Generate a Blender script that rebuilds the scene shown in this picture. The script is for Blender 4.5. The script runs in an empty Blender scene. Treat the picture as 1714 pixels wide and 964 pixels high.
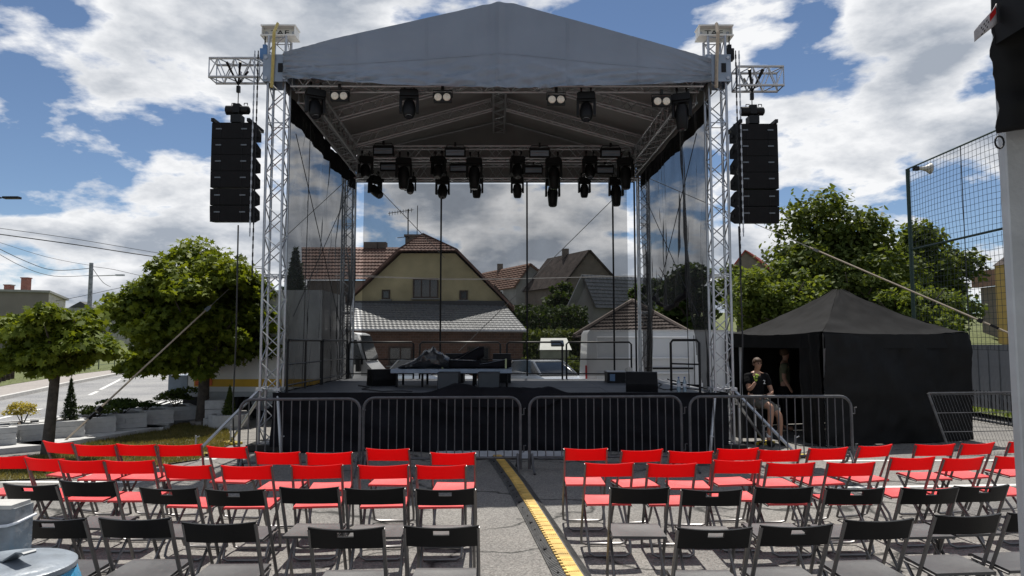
import bpy, bmesh, math, random
import numpy as np
from mathutils import Vector, Matrix, noise as mnoise
random.seed(7)
PI = math.pi
sc = bpy.context.scene
COL = sc.collection
# ------------------------------------------------------------------ camera, sky, sun, exposure
CAM_H = 1.85
PITCH = math.atan(90 / 1190)
cam_d = bpy.data.cameras.new('camera'); cam = bpy.data.objects.new('camera', cam_d); COL.objects.link(cam)
cam.location = (0, 0, CAM_H); cam.rotation_euler = (PI / 2 + PITCH, 0, 0)
cam_d.sensor_width = 36; cam_d.lens = 36 * 1190 / 1714; cam_d.clip_end = 3000; cam_d.clip_start = 0.05
sc.camera = cam
SUN_EL, SUN_AZ = math.radians(63), math.radians(2)      # azimuth measured from +Y towards +X
world = bpy.data.worlds.new('World'); sc.world = world; world.use_nodes = True
def build_world():
    nt = world.node_tree; nt.nodes.clear(); N = nt.nodes.new; L = nt.links.new
    out = N('ShaderNodeOutputWorld'); bg = N('ShaderNodeBackground'); bg.inputs['Strength'].default_value = 0.072
    sky = N('ShaderNodeTexSky'); sky.sky_type = 'NISHITA'; sky.sun_disc = False
    sky.sun_elevation = SUN_EL; sky.sun_rotation = SUN_AZ; sky.altitude = 2200; sky.air_density = 1.0; sky.dust_density = 0.05; sky.ozone_density = 2.0
    tc = N('ShaderNodeTexCoord'); sep = N('ShaderNodeSeparateXYZ'); L(tc.outputs['Generated'], sep.inputs[0])
    def math_(op, a, b=None, c=None, clamp=False):
        n = N('ShaderNodeMath'); n.operation = op; n.use_clamp = clamp
        for i, v in enumerate((a, b, c)):
            if v is None: continue
            if isinstance(v, (int, float)): n.inputs[i].default_value = v
            else: L(v, n.inputs[i])
        return n.outputs[0]
    z = math_('MAXIMUM', sep.outputs['Z'], 0.0)
    den = math_('ADD', z, 0.42)
    cx = math_('DIVIDE', sep.outputs['X'], den); cy = math_('DIVIDE', sep.outputs['Y'], den)
    cz = math_('MULTIPLY', z, 2.0)
    comb = N('ShaderNodeCombineXYZ'); L(cx, comb.inputs[0]); L(cy, comb.inputs[1]); L(cz, comb.inputs[2])
    def fbm(scale, detail, rough, off, dist=0.0):
        mp = N('ShaderNodeMapping'); mp.inputs['Location'].default_value = off; L(comb.outputs[0], mp.inputs['Vector'])
        n = N('ShaderNodeTexNoise'); n.inputs['Scale'].default_value = scale; n.inputs['Detail'].default_value = detail
        n.inputs['Roughness'].default_value = rough; n.inputs['Distortion'].default_value = dist; L(mp.outputs[0], n.inputs['Vector'])
        return n.outputs['Fac']
    OFF = (3.1, 1.7, 0.4)
    big = fbm(1.7, 2.0, 0.5, OFF); fine = fbm(3.6, 12.0, 0.56, (7.7, 2.2, 1.0), 0.1)
    dens = math_('ADD', math_('MULTIPLY', big, 0.30), math_('MULTIPLY', fine, 0.80))
    # the large cloud masses and clear gaps of the day, each a broad soft lobe about a direction
    def lobe(px, py, w, amp):
        d = Vector(((px - 857) / 1190, math.cos(PITCH) - (482 - py) / 1190 * math.sin(PITCH), math.sin(PITCH) + (482 - py) / 1190 * math.cos(PITCH))).normalized()
        vm = N('ShaderNodeVectorMath'); vm.operation = 'DOT_PRODUCT'; L(tc.outputs['Generated'], vm.inputs[0]); vm.inputs[1].default_value = d
        e = math_('MULTIPLY', math_('SUBTRACT', vm.outputs['Value'], 1.0), 2.0 / (w * w))
        return math_('MULTIPLY', math_('EXPONENT', e), amp)
    for a in LOBES: dens = math_('ADD', dens, lobe(*a))
    ramp = N('ShaderNodeValToRGB'); L(dens, ramp.inputs[0])
    ramp.color_ramp.elements[0].position = 0.546; ramp.color_ramp.elements[0].color = (0, 0, 0, 1)
    ramp.color_ramp.elements[1].position = 0.606; ramp.color_ramp.elements[1].color = (1, 1, 1, 1)
    # thick cores go grey, thin sunlit edges stay white
    core = N('ShaderNodeMapRange'); core.inputs['From Min'].default_value = 0.585; core.inputs['From Max'].default_value = 0.75; L(dens, core.inputs['Value'])
    puff = fbm(3.6, 12.0, 0.58, (1.3, 9.1, 3.0), 0.1)
    g = math_('ADD', math_('MULTIPLY', core.outputs[0], 1.0), math_('MULTIPLY', math_('SUBTRACT', puff, 0.50), 2.6), clamp=True)
    cm = N('ShaderNodeMix'); cm.data_type = 'RGBA'; L(g, cm.inputs['Factor'])
    cm.inputs[6].default_value = (10.6, 10.7, 10.9, 1); cm.inputs[7].default_value = (4.2, 4.7, 5.5, 1)
    mx = N('ShaderNodeMix'); mx.data_type = 'RGBA'; L(ramp.outputs[0], mx.inputs['Factor']); L(sky.outputs[0], mx.inputs[6]); L(cm.outputs[2], mx.inputs[7])
    L(mx.outputs[2], bg.inputs['Color']); L(bg.outputs[0], out.inputs['Surface'])
LOBES = [(250, 110, .20, .10), (560, 60, .16, .08), (130, 255, .10, -.13), (320, 240, .08, -.13), (250, 345, .10, .10), (60, 160, .05, -.06), (800, 15, .06, -.10), (1060, 20, .06, -.05), (1240, 60, .12, .08),
         (1400, 125, .06, -.10), (1560, 30, .13, .04), (1440, 250, .15, .10), (1650, 140, .05, -.12), (60, 420, .10, .09), (830, 380, .22, .13), (1580, 370, .07, -.10), (1250, 300, .12, .08), (420, 420, .12, .06)]
build_world()
sun_d = bpy.data.lights.new('sun', 'SUN'); sun_d.energy = 5.0; sun_d.angle = math.radians(0.5); sun_d.color = (1, .955, .88)
sun = bpy.data.objects.new('sun', sun_d); COL.objects.link(sun)
sdir = Vector((math.sin(SUN_AZ) * math.cos(SUN_EL), math.cos(SUN_AZ) * math.cos(SUN_EL), math.sin(SUN_EL)))
sun.rotation_euler = sdir.to_track_quat('Z', 'Y').to_euler(); sun.location = sdir * 80
sc.view_settings.view_transform = 'Standard'; sc.view_settings.look = 'None'; sc.view_settings.gamma = 1; sc.view_settings.exposure = 0.3
sc.view_settings.use_curve_mapping = False
sc.cycles.transparent_max_bounces = 14; sc.cycles.max_bounces = 7; sc.cycles.diffuse_bounces = 3; sc.cycles.glossy_bounces = 3; sc.cycles.transmission_bounces = 5
# ------------------------------------------------------------------ helpers
def ray(x, y):
    u = (x - 857) / 1190; v = (482 - y) / 1190
    return Vector((u, math.cos(PITCH) - v * math.sin(PITCH), math.sin(PITCH) + v * math.cos(PITCH)))
def at(x, y, Y):            # the point at distance Y that photograph pixel (x, y) shows
    r = ray(x, y); return Vector((0, 0, CAM_H)) + r * (Y / r.y)
def gr(x, y, z=0.0):        # the point at height z
    r = ray(x, y); return Vector((0, 0, CAM_H)) + r * ((z - CAM_H) / r.z)
V = Vector
class MB:
    def __init__(s): s.v = []; s.f = []
    def add(s, vs, fs):
        b = len(s.v); s.v += [tuple(p) for p in vs]; s.f += [tuple(b + i for i in f) for f in fs]; return s
    def box(s, c, size, rot=None, taper=1.0):
        hx, hy, hz = size[0] / 2, size[1] / 2, size[2] / 2
        vs = [V((x * (taper if z > 0 else 1), y * (taper if z > 0 else 1), z)) for z in (-hz, hz) for y in (-hy, hy) for x in (-hx, hx)]
        if rot is not None:
            if isinstance(rot, (int, float)): rot = Matrix.Rotation(rot, 3, 'Z')
            vs = [rot @ p for p in vs]
        return s.add([p + V(c) for p in vs], [(0, 2, 3, 1), (4, 5, 7, 6), (0, 1, 5, 4), (2, 6, 7, 3), (0, 4, 6, 2), (1, 3, 7, 5)])
    def bx(s, x0, x1, y0, y1, z0, z1): return s.box(((x0 + x1) / 2, (y0 + y1) / 2, (z0 + z1) / 2), (x1 - x0, y1 - y0, z1 - z0))
    def rings(s, rings, cap=True, closed=True):
        n = len(rings[0]); vs = [p for r in rings for p in r]; fs = []
        for i in range(len(rings) - 1):
            for j in range(n if closed else n - 1):
                k = (j + 1) % n; fs.append((i * n + j, i * n + k, (i + 1) * n + k, (i + 1) * n + j))
        if cap and closed: fs.append(tuple(range(n - 1, -1, -1))); fs.append(tuple((len(rings) - 1) * n + j for j in range(n)))
        return s.add(vs, fs)
    def tube(s, p0, p1, r, n=6, r1=None): return s.path([p0, p1], [r, r if r1 is None else r1], n)
    def path(s, pts, r, n=6, closed=False):
        pts = [V(p) for p in pts]; m = len(pts); rs = r if isinstance(r, (list, tuple)) else [r] * m; rings = []; prev = None
        for i, p in enumerate(pts):
            a = pts[i - 1] if i else pts[0]; b = pts[i + 1] if i < m - 1 else pts[-1]
            t = (b - a).normalized()
            if prev is None:
                ref = V((0, 0, 1)) if abs(t.z) < .9 else V((1, 0, 0)); u = t.cross(ref).normalized()
            else: u = (prev - t * prev.dot(t)).normalized()
            prev = u; w = t.cross(u)
            rings.append([p + (u * math.cos(2 * PI * k / n) + w * math.sin(2 * PI * k / n)) * rs[i] for k in range(n)])
        return s.rings(rings)
    def lathe(s, prof, c=(0, 0, 0), n=16, axis='Z', sx=1, sy=1):
        rings = []
        for r, h in prof:
            rg = []
            for k in range(n):
                a = 2 * PI * k / n; x, y, z = r * math.cos(a) * sx, r * math.sin(a) * sy, h
                if axis == 'Y': x, y, z = x, h, y
                if axis == 'X': x, y, z = h, x, y
                rg.append(V(c) + V((x, y, z)))
            rings.append(rg)
        return s.rings(rings)
    def prism(s, poly, d):       # polygon of 3D points pushed along vector d
        n = len(poly); d = V(d); a = [V(p) for p in poly]
        return s.add(a + [p + d for p in a], [tuple(range(n - 1, -1, -1)), tuple(range(n, 2 * n))] + [(i, (i + 1) % n, n + (i + 1) % n, n + i) for i in range(n)])
    def grid(s, fn, nu, nv, skip=None):
        vs = [fn(i / nu, j / nv) for j in range(nv + 1) for i in range(nu + 1)]
        fs = [(j * (nu + 1) + i, j * (nu + 1) + i + 1, (j + 1) * (nu + 1) + i + 1, (j + 1) * (nu + 1) + i) for j in range(nv) for i in range(nu) if not (skip and skip((i + .5) / nu, (j + .5) / nv))]
        return s.add(vs, fs)
    def mesh(s, name, smooth=False, off=None, fix=True):
        me = bpy.data.meshes.new(name); vs = s.v if off is None else [tuple(V(p) - off) for p in s.v]
        me.from_pydata(vs, [], s.f)
        if fix:
            bm = bmesh.new(); bm.from_mesh(me); bmesh.ops.recalc_face_normals(bm, faces=bm.faces); bm.to_mesh(me); bm.free()
        if smooth:
            me.polygons.foreach_set('use_smooth', [True] * len(me.polygons))
            if smooth != 2: me.set_sharp_from_angle(angle=math.radians(40))
        me.update(); return me
def obj(name, me, mat, parent=None):
    o = bpy.data.objects.new(name, me); COL.objects.link(o)
    if mat is not None and not me.materials: me.materials.append(mat)
    if parent is not None: o.parent = parent
    return o
def thing(name, label, cat, loc=(0, 0, 0), rotz=0, group=None):
    o = bpy.data.objects.new(name, None); COL.objects.link(o); o.location = loc; o.rotation_euler = (0, 0, rotz); o.empty_display_size = .1
    o['label'] = label; o['category'] = cat
    if group: o['group'] = group
    return o
def tag(o, label=None, cat=None, group=None, kind=None):
    if label: o['label'] = label
    if cat: o['category'] = cat
    if group: o['group'] = group
    if kind: o['kind'] = kind
    return o
def part(name, mb, mat, parent, smooth=False, world=True):   # world: the builder holds world coordinates, parent unrotated
    return obj(name, mb.mesh(name, smooth, V(parent.location) if world else None), mat, parent)
def sub(name, mb, mat, parent, root, smooth=False):             # a child of a part (part sits at its root's origin)
    return obj(name, mb.mesh(name, smooth, V(root.location)), mat, parent)
def single(name, mb, mat, label, cat, group=None, smooth=False, base=None):
    base = V(base) if base is not None else V(mb.v[0])
    o = obj(name, mb.mesh(name, smooth, base), mat); o.location = base; return tag(o, label, cat, group)
def struct(name, mb, mat, smooth=False): return tag(obj(name, mb.mesh(name, smooth), mat), kind='structure')
class Proto:                                                       # parts in local coordinates, instanced with shared meshes
    def __init__(s): s.parts = []
    def add(s, name, mb, mat, smooth=False, parent=None): s.parts.append((name, mb.mesh(name, smooth), mat, parent)); return len(s.parts) - 1
    def place(s, name, label, cat, loc, rotz=0, group=None, rx=0, ry=0, scale=1):
        t = thing(name, label, cat, loc, rotz, group); t.rotation_euler = (rx, ry, rotz); t.scale = (scale,) * 3; made = []
        for n, me, m, par in s.parts: made.append(obj(n, me, m, t if par is None else made[par]))
        return t
def fbm(x, y, z=0.0, o=4): return mnoise.fractal(V((x, y, z)), 1.0, 2.0, o)
def lettering(name, body, size, m, parent, loc, rot, scale=(1, 1, 1)):
    cu = bpy.data.curves.new(name, 'FONT'); cu.body = body; cu.size = size; cu.extrude = .002; cu.align_x = 'CENTER'; cu.align_y = 'CENTER'; tmp = bpy.data.objects.new('tmp', cu); me = bpy.data.meshes.new_from_object(tmp); bpy.data.objects.remove(tmp); bpy.data.curves.remove(cu)
    o = obj(name, me, m, parent); o.location = loc; o.rotation_euler = rot; o.scale = scale; return o
ORD = ['first', 'second', 'third', 'fourth', 'fifth', 'sixth', 'seventh', 'eighth', 'ninth', 'tenth', 'eleventh', 'twelfth']
# ------------------------------------------------------------------ materials
def mat(name, col, rough=.6, metal=0.0, var=.12, vscale=6.0, bump=0.0, bscale=60.0, spec=.5, col2=None, alpha=1.0, trans=0.0, coat=0.0):
    m = bpy.data.materials.new(name); m.use_nodes = True; nt = m.node_tree; N = nt.nodes.new; L = nt.links.new
    b = nt.nodes['Principled BSDF']; b.inputs['Roughness'].default_value = rough; b.inputs['Metallic'].default_value = metal
    b.inputs['Specular IOR Level'].default_value = spec; b.inputs['Coat Weight'].default_value = coat
    tc = N('ShaderNodeTexCoord')
    n = N('ShaderNodeTexNoise'); n.inputs['Scale'].default_value = vscale; n.inputs['Detail'].default_value = 6; L(tc.outputs['Object'], n.inputs['Vector'])
    r = N('ShaderNodeValToRGB'); L(n.outputs['Fac'], r.inputs[0])
    c2 = col2 or tuple(c * (1 + var) for c in col); c1 = tuple(c * (1 - var) for c in col)
    r.color_ramp.elements[0].position = .3; r.color_ramp.elements[1].position = .7
    r.color_ramp.elements[0].color = (*c1, 1); r.color_ramp.elements[1].color = (*c2, 1)
    L(r.outputs[0], b.inputs['Base Color'])
    if bump:
        n2 = N('ShaderNodeTexNoise'); n2.inputs['Scale'].default_value = bscale; n2.inputs['Detail'].default_value = 4; L(tc.outputs['Object'], n2.inputs['Vector'])
        bp = N('ShaderNodeBump'); bp.inputs['Strength'].default_value = bump; bp.inputs['Distance'].default_value = .02; L(n2.outputs['Fac'], bp.inputs['Height']); L(bp.outputs[0], b.inputs['Normal'])
    if alpha < 1: b.inputs['Alpha'].default_value = alpha
    if trans: b.inputs['Transmission Weight'].default_value = trans
    return m
def leafmat(name, c1, c2, tr=.45):
    m = bpy.data.materials.new(name); m.use_nodes = True; nt = m.node_tree; nt.nodes.clear(); N = nt.nodes.new; L = nt.links.new
    out = N('ShaderNodeOutputMaterial'); geo = N('ShaderNodeNewGeometry'); r = N('ShaderNodeValToRGB'); tc_ = N('ShaderNodeTexCoord'); nz = N('ShaderNodeTexNoise'); nz.inputs['Scale'].default_value = 1.6; nz.inputs['Detail'].default_value = 3; L(tc_.outputs['Object'], nz.inputs['Vector']); m1 = N('ShaderNodeMath'); m1.operation = 'MULTIPLY_ADD'; L(nz.outputs['Fac'], m1.inputs[0]); m1.inputs[1].default_value = 1.5; m1.inputs[2].default_value = -.55; m2 = N('ShaderNodeMath'); m2.operation = 'MULTIPLY_ADD'; L(geo.outputs['Random Per Island'], m2.inputs[0]); m2.inputs[1].default_value = .6; L(m1.outputs[0], m2.inputs[2]); L(m2.outputs[0], r.inputs[0])
    r.color_ramp.elements[0].color = (*c1, 1); r.color_ramp.elements[1].color = (*c2, 1)
    b = N('ShaderNodeBsdfPrincipled'); b.inputs['Roughness'].default_value = .6; b.inputs['Specular IOR Level'].default_value = .15; L(r.outputs[0], b.inputs['Base Color'])
    t = N('ShaderNodeBsdfTranslucent'); mul = N('ShaderNodeMix'); mul.data_type = 'RGBA'; mul.blend_type = 'MULTIPLY'; mul.inputs[0].default_value = 1; L(r.outputs[0], mul.inputs[6]); mul.inputs[7].default_value = (1.7, 1.55, .6, 1)
    L(mul.outputs[2], t.inputs['Color']); mx = N('ShaderNodeMixShader'); mx.inputs[0].default_value = tr; L(b.outputs[0], mx.inputs[1]); L(t.outputs[0], mx.inputs[2]); L(mx.outputs[0], out.inputs[0])
    return m
def gauze(name, op, col=(.012, .012, .013), weave=0):
    m = bpy.data.materials.new(name); m.use_nodes = True; nt = m.node_tree; nt.nodes.clear(); N = nt.nodes.new; L = nt.links.new
    out = N('ShaderNodeOutputMaterial'); t = N('ShaderNodeBsdfTransparent'); d = N('ShaderNodeBsdfPrincipled'); d.inputs['Base Color'].default_value = (*col, 1); d.inputs['Roughness'].default_value = .55; d.inputs['Specular IOR Level'].default_value = .25
    tc = N('ShaderNodeTexCoord'); n = N('ShaderNodeTexNoise'); n.inputs['Scale'].default_value = 1.4; n.inputs['Detail'].default_value = 5; L(tc.outputs['Object'], n.inputs['Vector'])
    mr = N('ShaderNodeMapRange'); mr.inputs['From Min'].default_value = .3; mr.inputs['From Max'].default_value = .7; mr.inputs['To Min'].default_value = op - .05; mr.inputs['To Max'].default_value = op + .06; L(n.outputs['Fac'], mr.inputs['Value'])
    mx = N('ShaderNodeMixShader'); L(mr.outputs[0], mx.inputs[0]); L(t.outputs[0], mx.inputs[1]); L(d.outputs[0], mx.inputs[2]); L(mx.outputs[0], out.inputs[0])
    return m
def asphalt(name, base, cracks=True):
    m = bpy.data.materials.new(name); m.use_nodes = True; nt = m.node_tree; N = nt.nodes.new; L = nt.links.new
    b = nt.nodes['Principled BSDF']; b.inputs['Roughness'].default_value = .85; b.inputs['Specular IOR Level'].default_value = .25
    tc = N('ShaderNodeTexCoord'); obj_ = tc.outputs['Object']
    def noise(s, d, rough=.5):
        n = N('ShaderNodeTexNoise'); n.inputs['Scale'].default_value = s; n.inputs['Detail'].default_value = d; n.inputs['Roughness'].default_value = rough; L(obj_, n.inputs['Vector']); return n.outputs['Fac']
    vo = N('ShaderNodeTexVoronoi'); vo.inputs['Scale'].default_value = 75; L(obj_, vo.inputs['Vector'])
    sp = N('ShaderNodeValToRGB'); L(vo.outputs['Color'], sp.inputs[0])
    sp.color_ramp.elements[0].color = tuple(c * .55 for c in base) + (1,); sp.color_ramp.elements[1].color = tuple(min(1, c * 1.5) for c in base) + (1,)
    st = N('ShaderNodeValToRGB'); L(noise(.45, 7, .6), st.inputs[0]); st.color_ramp.elements[0].position = .3; st.color_ramp.elements[1].position = .72
    st.color_ramp.elements[0].color = (.66, .66, .68, 1); st.color_ramp.elements[1].color = (1.16, 1.14, 1.1, 1)
    mu = N('ShaderNodeMix'); mu.data_type = 'RGBA'; mu.blend_type = 'MULTIPLY'; mu.inputs[0].default_value = 1; L(sp.outputs[0], mu.inputs[6]); L(st.outputs[0], mu.inputs[7])
    last = mu.outputs[2]
    if cracks:
        wn = N('ShaderNodeTexNoise'); wn.inputs['Scale'].default_value = 1.6; wn.inputs['Detail'].default_value = 6; L(obj_, wn.inputs['Vector'])
        wm = N('ShaderNodeVectorMath'); wm.operation = 'MULTIPLY_ADD'; L(wn.outputs['Color'], wm.inputs[0]); wm.inputs[1].default_value = (.9, .9, 0); L(obj_, wm.inputs[2])
        ve = N('ShaderNodeTexVoronoi'); ve.feature = 'DISTANCE_TO_EDGE'; ve.inputs['Scale'].default_value = .42; L(wm.outputs[0], ve.inputs['Vector'])
        cr = N('ShaderNodeMapRange'); cr.inputs['From Min'].default_value = .001; cr.inputs['From Max'].default_value = .016; cr.inputs['To Min'].default_value = 1; cr.inputs['To Max'].default_value = 0; L(ve.outputs['Distance'], cr.inputs['Value'])
        gate = N('ShaderNodeMapRange'); gate.inputs['From Min'].default_value = .34; gate.inputs['From Max'].default_value = .44; L(noise(.8, 3), gate.inputs['Value'])
        gm = N('ShaderNodeMath'); gm.operation = 'MULTIPLY'; L(cr.outputs[0], gm.inputs[0]); L(gate.outputs[0], gm.inputs[1])
        cm = N('ShaderNodeMix'); cm.data_type = 'RGBA'; L(gm.outputs[0], cm.inputs[0]); L(last, cm.inputs[6]); cm.inputs[7].default_value = (.03, .03, .028, 1); last = cm.outputs[2]
    L(last, b.inputs['Base Color'])
    bp = N('ShaderNodeBump'); bp.inputs['Strength'].default_value = .5; bp.inputs['Distance'].default_value = .006; L(vo.outputs['Distance'], bp.inputs['Height']); L(bp.outputs[0], b.inputs['Normal'])
    return m
def brickmat(name, c1, c2, cm, scale=9):
    m = mat(name, c1, .85); nt = m.node_tree; N = nt.nodes.new; L = nt.links.new; b = nt.nodes['Principled BSDF']
    tc = N('ShaderNodeTexCoord'); mp = N('ShaderNodeMapping'); mp.inputs['Rotation'].default_value = (PI / 2, 0, 0); L(tc.outputs['Object'], mp.inputs['Vector'])
    br = N('ShaderNodeTexBrick'); br.inputs['Color1'].default_value = (*c1, 1); br.inputs['Color2'].default_value = (*c2, 1); br.inputs['Mortar'].default_value = (*cm, 1); br.inputs['Scale'].default_value = scale / 4; br.inputs['Mortar Size'].default_value = .012
    L(mp.outputs[0], br.inputs['Vector']); L(br.outputs['Color'], b.inputs['Base Color']); return m
M = dict(
    asphalt=asphalt('asphalt', (.205, .198, .187)), road=asphalt('road_asphalt', (.26, .262, .265), False),
    alu=mat('aluminium', (.43, .44, .46), .36, .85, .08, 9), alu_dull=mat('aluminium_dull', (.42, .43, .45), .45, .7, .1, 9), plate=mat('grey_plate', (.24, .29, .36), .5, .2), beamwhite=mat('painted_steel', (.74, .73, .69), .5, 0, .1),
    black=mat('black_plastic', (.007, .007, .008), .5, 0, .2, spec=.25), blackmetal=mat('black_metal', (.012, .012, .013), .4, .2, .2, spec=.3), grille=mat('speaker_grille', (.008, .008, .009), .75, 0, .2, spec=.2),
    chair_red=mat('red_plastic', (.66, .010, .014), .45, 0, .06, 5, .08, 180, spec=.3), chair_black=mat('black_chair_plastic', (.006, .006, .007), .42, 0, .25, 7, .1, 150, spec=.22), seat_red=mat('red_seat_plastic', (.66, .02, .022), .46, 0, .06, 5, .08, 180, spec=1.0), seat_black=mat('black_seat_plastic', (.022, .021, .023), .46, 0, .35, 4, .1, 150, spec=1.0), chair_tube=mat('grey_steel_tube', (.17, .165, .165), .38, .7, .15, 12),
    galv=mat('barrier_steel', (.12, .12, .125), .5, .55, .25, 10), yellow=mat('yellow_plastic', (.58, .385, .10), .6, 0, .35, 7, .4, 60), rubber=mat('black_rubber', (.085, .085, .084), .7, 0, .3, 7, .3, 70),
    pvc=mat('grey_tarpaulin', (.20, .235, .29), .34, 0, .08, 1.2, spec=.5), pvc_in=mat('tarpaulin_inside', (.25, .245, .24), .6, 0, .1, 1.5),
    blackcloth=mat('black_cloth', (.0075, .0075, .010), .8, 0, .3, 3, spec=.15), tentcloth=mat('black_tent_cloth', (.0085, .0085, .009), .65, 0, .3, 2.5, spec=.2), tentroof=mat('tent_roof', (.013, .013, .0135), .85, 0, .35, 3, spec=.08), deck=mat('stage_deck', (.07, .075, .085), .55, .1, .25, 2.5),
    white=mat('white_paint', (.72, .73, .74), .35, 0, .05, 2), vanwhite=mat('white_car_paint', (.80, .81, .82), .3, 0, .04, 1, coat=.3), marking=mat('road_marking', (.62, .62, .6), .75, 0, .18, 9),
    glass=mat('dark_glass', (.02, .024, .028), .08, 0, .1, spec=.8), chrome=mat('chrome', (.6, .6, .62), .15, 1.0), lens=mat('lamp_lens', (.75, .68, .56), .25, 0, .15, 30, .4, 60, coat=.5), lens_dark=mat('dark_lens', (.03, .03, .035), .1, 0, .1, spec=.8),
    silver=mat('silver_car_paint', (.42, .44, .46), .25, .6, .05), orange=mat('orange_plate', (.75, .13, .03), .5), stripe_y=mat('stripe_yellow', (.75, .44, .03), .5, 0, .06), tyre=mat('tyre', (.02, .02, .02), .85),
    plaster_cream=mat('cream_plaster', (.45, .385, .225), .9, 0, .2, .9, .3, 30), plaster_grey=mat('grey_plaster', (.27, .27, .255), .9, 0, .12, 2), plaster_pale=mat('pale_plaster', (.50, .47, .41), .9, 0, .08, 2), plaster_dark=mat('brown_plaster', (.16, .135, .115), .9, 0, .15, 2), ochre=mat('ochre_plaster', (.44, .29, .09), .9, 0, .08, 2),
    tile_red=mat('clay_tile', (.17, .10, .08), .85, 0, .45, 1.5), tile_grey=mat('grey_metal_tile', (.20, .205, .21), .42, .25, .12, 3), tile_dark=mat('dark_tile', (.07, .058, .053), .92, 0, .4, 2, spec=.1), tile_orange=mat('orange_tile', (.20, .11, .075), .75, 0, .25, 3), felt=mat('roof_felt', (.06, .06, .062), .8), roofred=mat('red_roof', (.30, .055, .045), .6, 0, .2, 2),
    brick=brickmat('brown_brick', (.12, .065, .045), (.17, .09, .06), (.2, .18, .16)), chimney=brickmat('chimney_brick', (.22, .07, .05), (.28, .1, .07), (.3, .28, .25)), wood=mat('dark_wood', (.06, .04, .03), .7, 0, .3, 6), woodtrim=mat('brown_trim', (.10, .045, .03), .6),
    bark=mat('bark', (.075, .062, .05), .9, 0, .35, 14, .8, 40), soil=mat('soil', (.09, .065, .045), .95, 0, .3, 10), stonewhite=mat('whitewashed_stone', (.46, .46, .455), .85, 0, .14, 7, .5, 16), concrete=mat('concrete', (.22, .235, .25), .85, 0, .4, 7, .5, 25), paving=mat('paving', (.28, .255, .235), .85, 0, .15, 8), kerb=mat('kerb_stone', (.46, .45, .43), .85, 0, .15, 8),
    leaf=leafmat('maple_leaf', (.05, .08, .010), (.18, .22, .028), .34), leaf_dark=leafmat('dark_leaf', (.022, .045, .010), (.055, .085, .018), .35), leaf_light=leafmat('light_leaf', (.06, .095, .022), (.14, .175, .042), .40), leaf_mid=leafmat('mid_leaf', (.045, .072, .018), (.115, .145, .036), .36), conifer=leafmat('conifer', (.02, .035, .014), (.045, .065, .025), .2), leaf_yellow=leafmat('yellow_leaf', (.22, .2, .04), (.4, .34, .1), .4),
    grass=leafmat('grass_blade', (.07, .12, .015), (.17, .22, .045), .4), grass_dry=leafmat('dry_grass', (.07, .08, .02), (.24, .2, .09), .3), turf=mat('turf', (.09, .105, .03), .95, 0, .35, 5), turf_dry=mat('worn_turf', (.10, .095, .045), .95, 0, .4, 4),
    strap=mat('beige_strap', (.42, .35, .27), .8, 0, .12, 20), strap_y=mat('yellow_strap', (.50, .40, .14), .8, 0, .12, 20), wire=mat('wire', (.025, .025, .027), .6), wire_steel=mat('steel_rope', (.28, .27, .26), .5, .6), greenmetal=mat('green_steel', (.012, .035, .028), .5, .2), net=mat('net_cord', (.03, .04, .045), .8),
    fencegrey=mat('grey_fence_board', (.17, .18, .195), .5, .2, .08), skin=mat('skin', (.36, .20, .135), .55, 0, .06, 12), hair=mat('brown_hair', (.065, .032, .015), .7, 0, .3, 40), shirt=mat('black_shirt', (.009, .009, .010), .9, 0, .3, 10, 1.0, 11, spec=.1), shorts=mat('grey_shorts', (.13, .125, .112), .9, 0, .3, 12, 1.0, 14, spec=.15), olive=mat('olive_shirt', (.10, .105, .06), .85), sock=mat('white_sock', (.62, .63, .66), .85), neon=mat('neon_glove', (.45, .6, .08), .7), text=mat('black_lettering', (.01, .01, .01), .6), textw=mat('white_lettering', (.75, .75, .75), .6),
    binlid=mat('grey_bin_lid', (.22, .25, .285), .38, .1, .35, 5, .2, 22), bluebag=mat('blue_bag', (.08, .36, .60), .25, 0, .12, 6, .5, 14), binbody=mat('bin_body', (.12, .14, .16), .45), tarp=mat('pale_sheet', (.42, .43, .46), .7, 0, .15, 5), gloss_bag=mat('shiny_black_sheet', (.03, .03, .032), .22, 0, .3, 5, .7, 9),
    pool=mat('greenhouse_pane', (.36, .38, .34), .5), red_lamp=mat('red_lamp', (.5, .02, .02), .3), hazard=mat('x', (.5, .5, .5)), bottle=mat('bottle_plastic', (.55, .68, .78), .12, 0, .05, trans=.6), offwhite=mat('horn_cream', (.50, .47, .42), .5))
def see_through(m, col, f):                                       # thin plastic lets some sun through
    nt = m.node_tree; N = nt.nodes.new; L = nt.links.new; out = [n for n in nt.nodes if n.type == 'OUTPUT_MATERIAL'][0]; t = N('ShaderNodeBsdfTranslucent'); t.inputs['Color'].default_value = (*col, 1); mx = N('ShaderNodeMixShader'); mx.inputs[0].default_value = f; L(nt.nodes['Principled BSDF'].outputs[0], mx.inputs[1]); L(t.outputs[0], mx.inputs[2]); L(mx.outputs[0], out.inputs[0])
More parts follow.
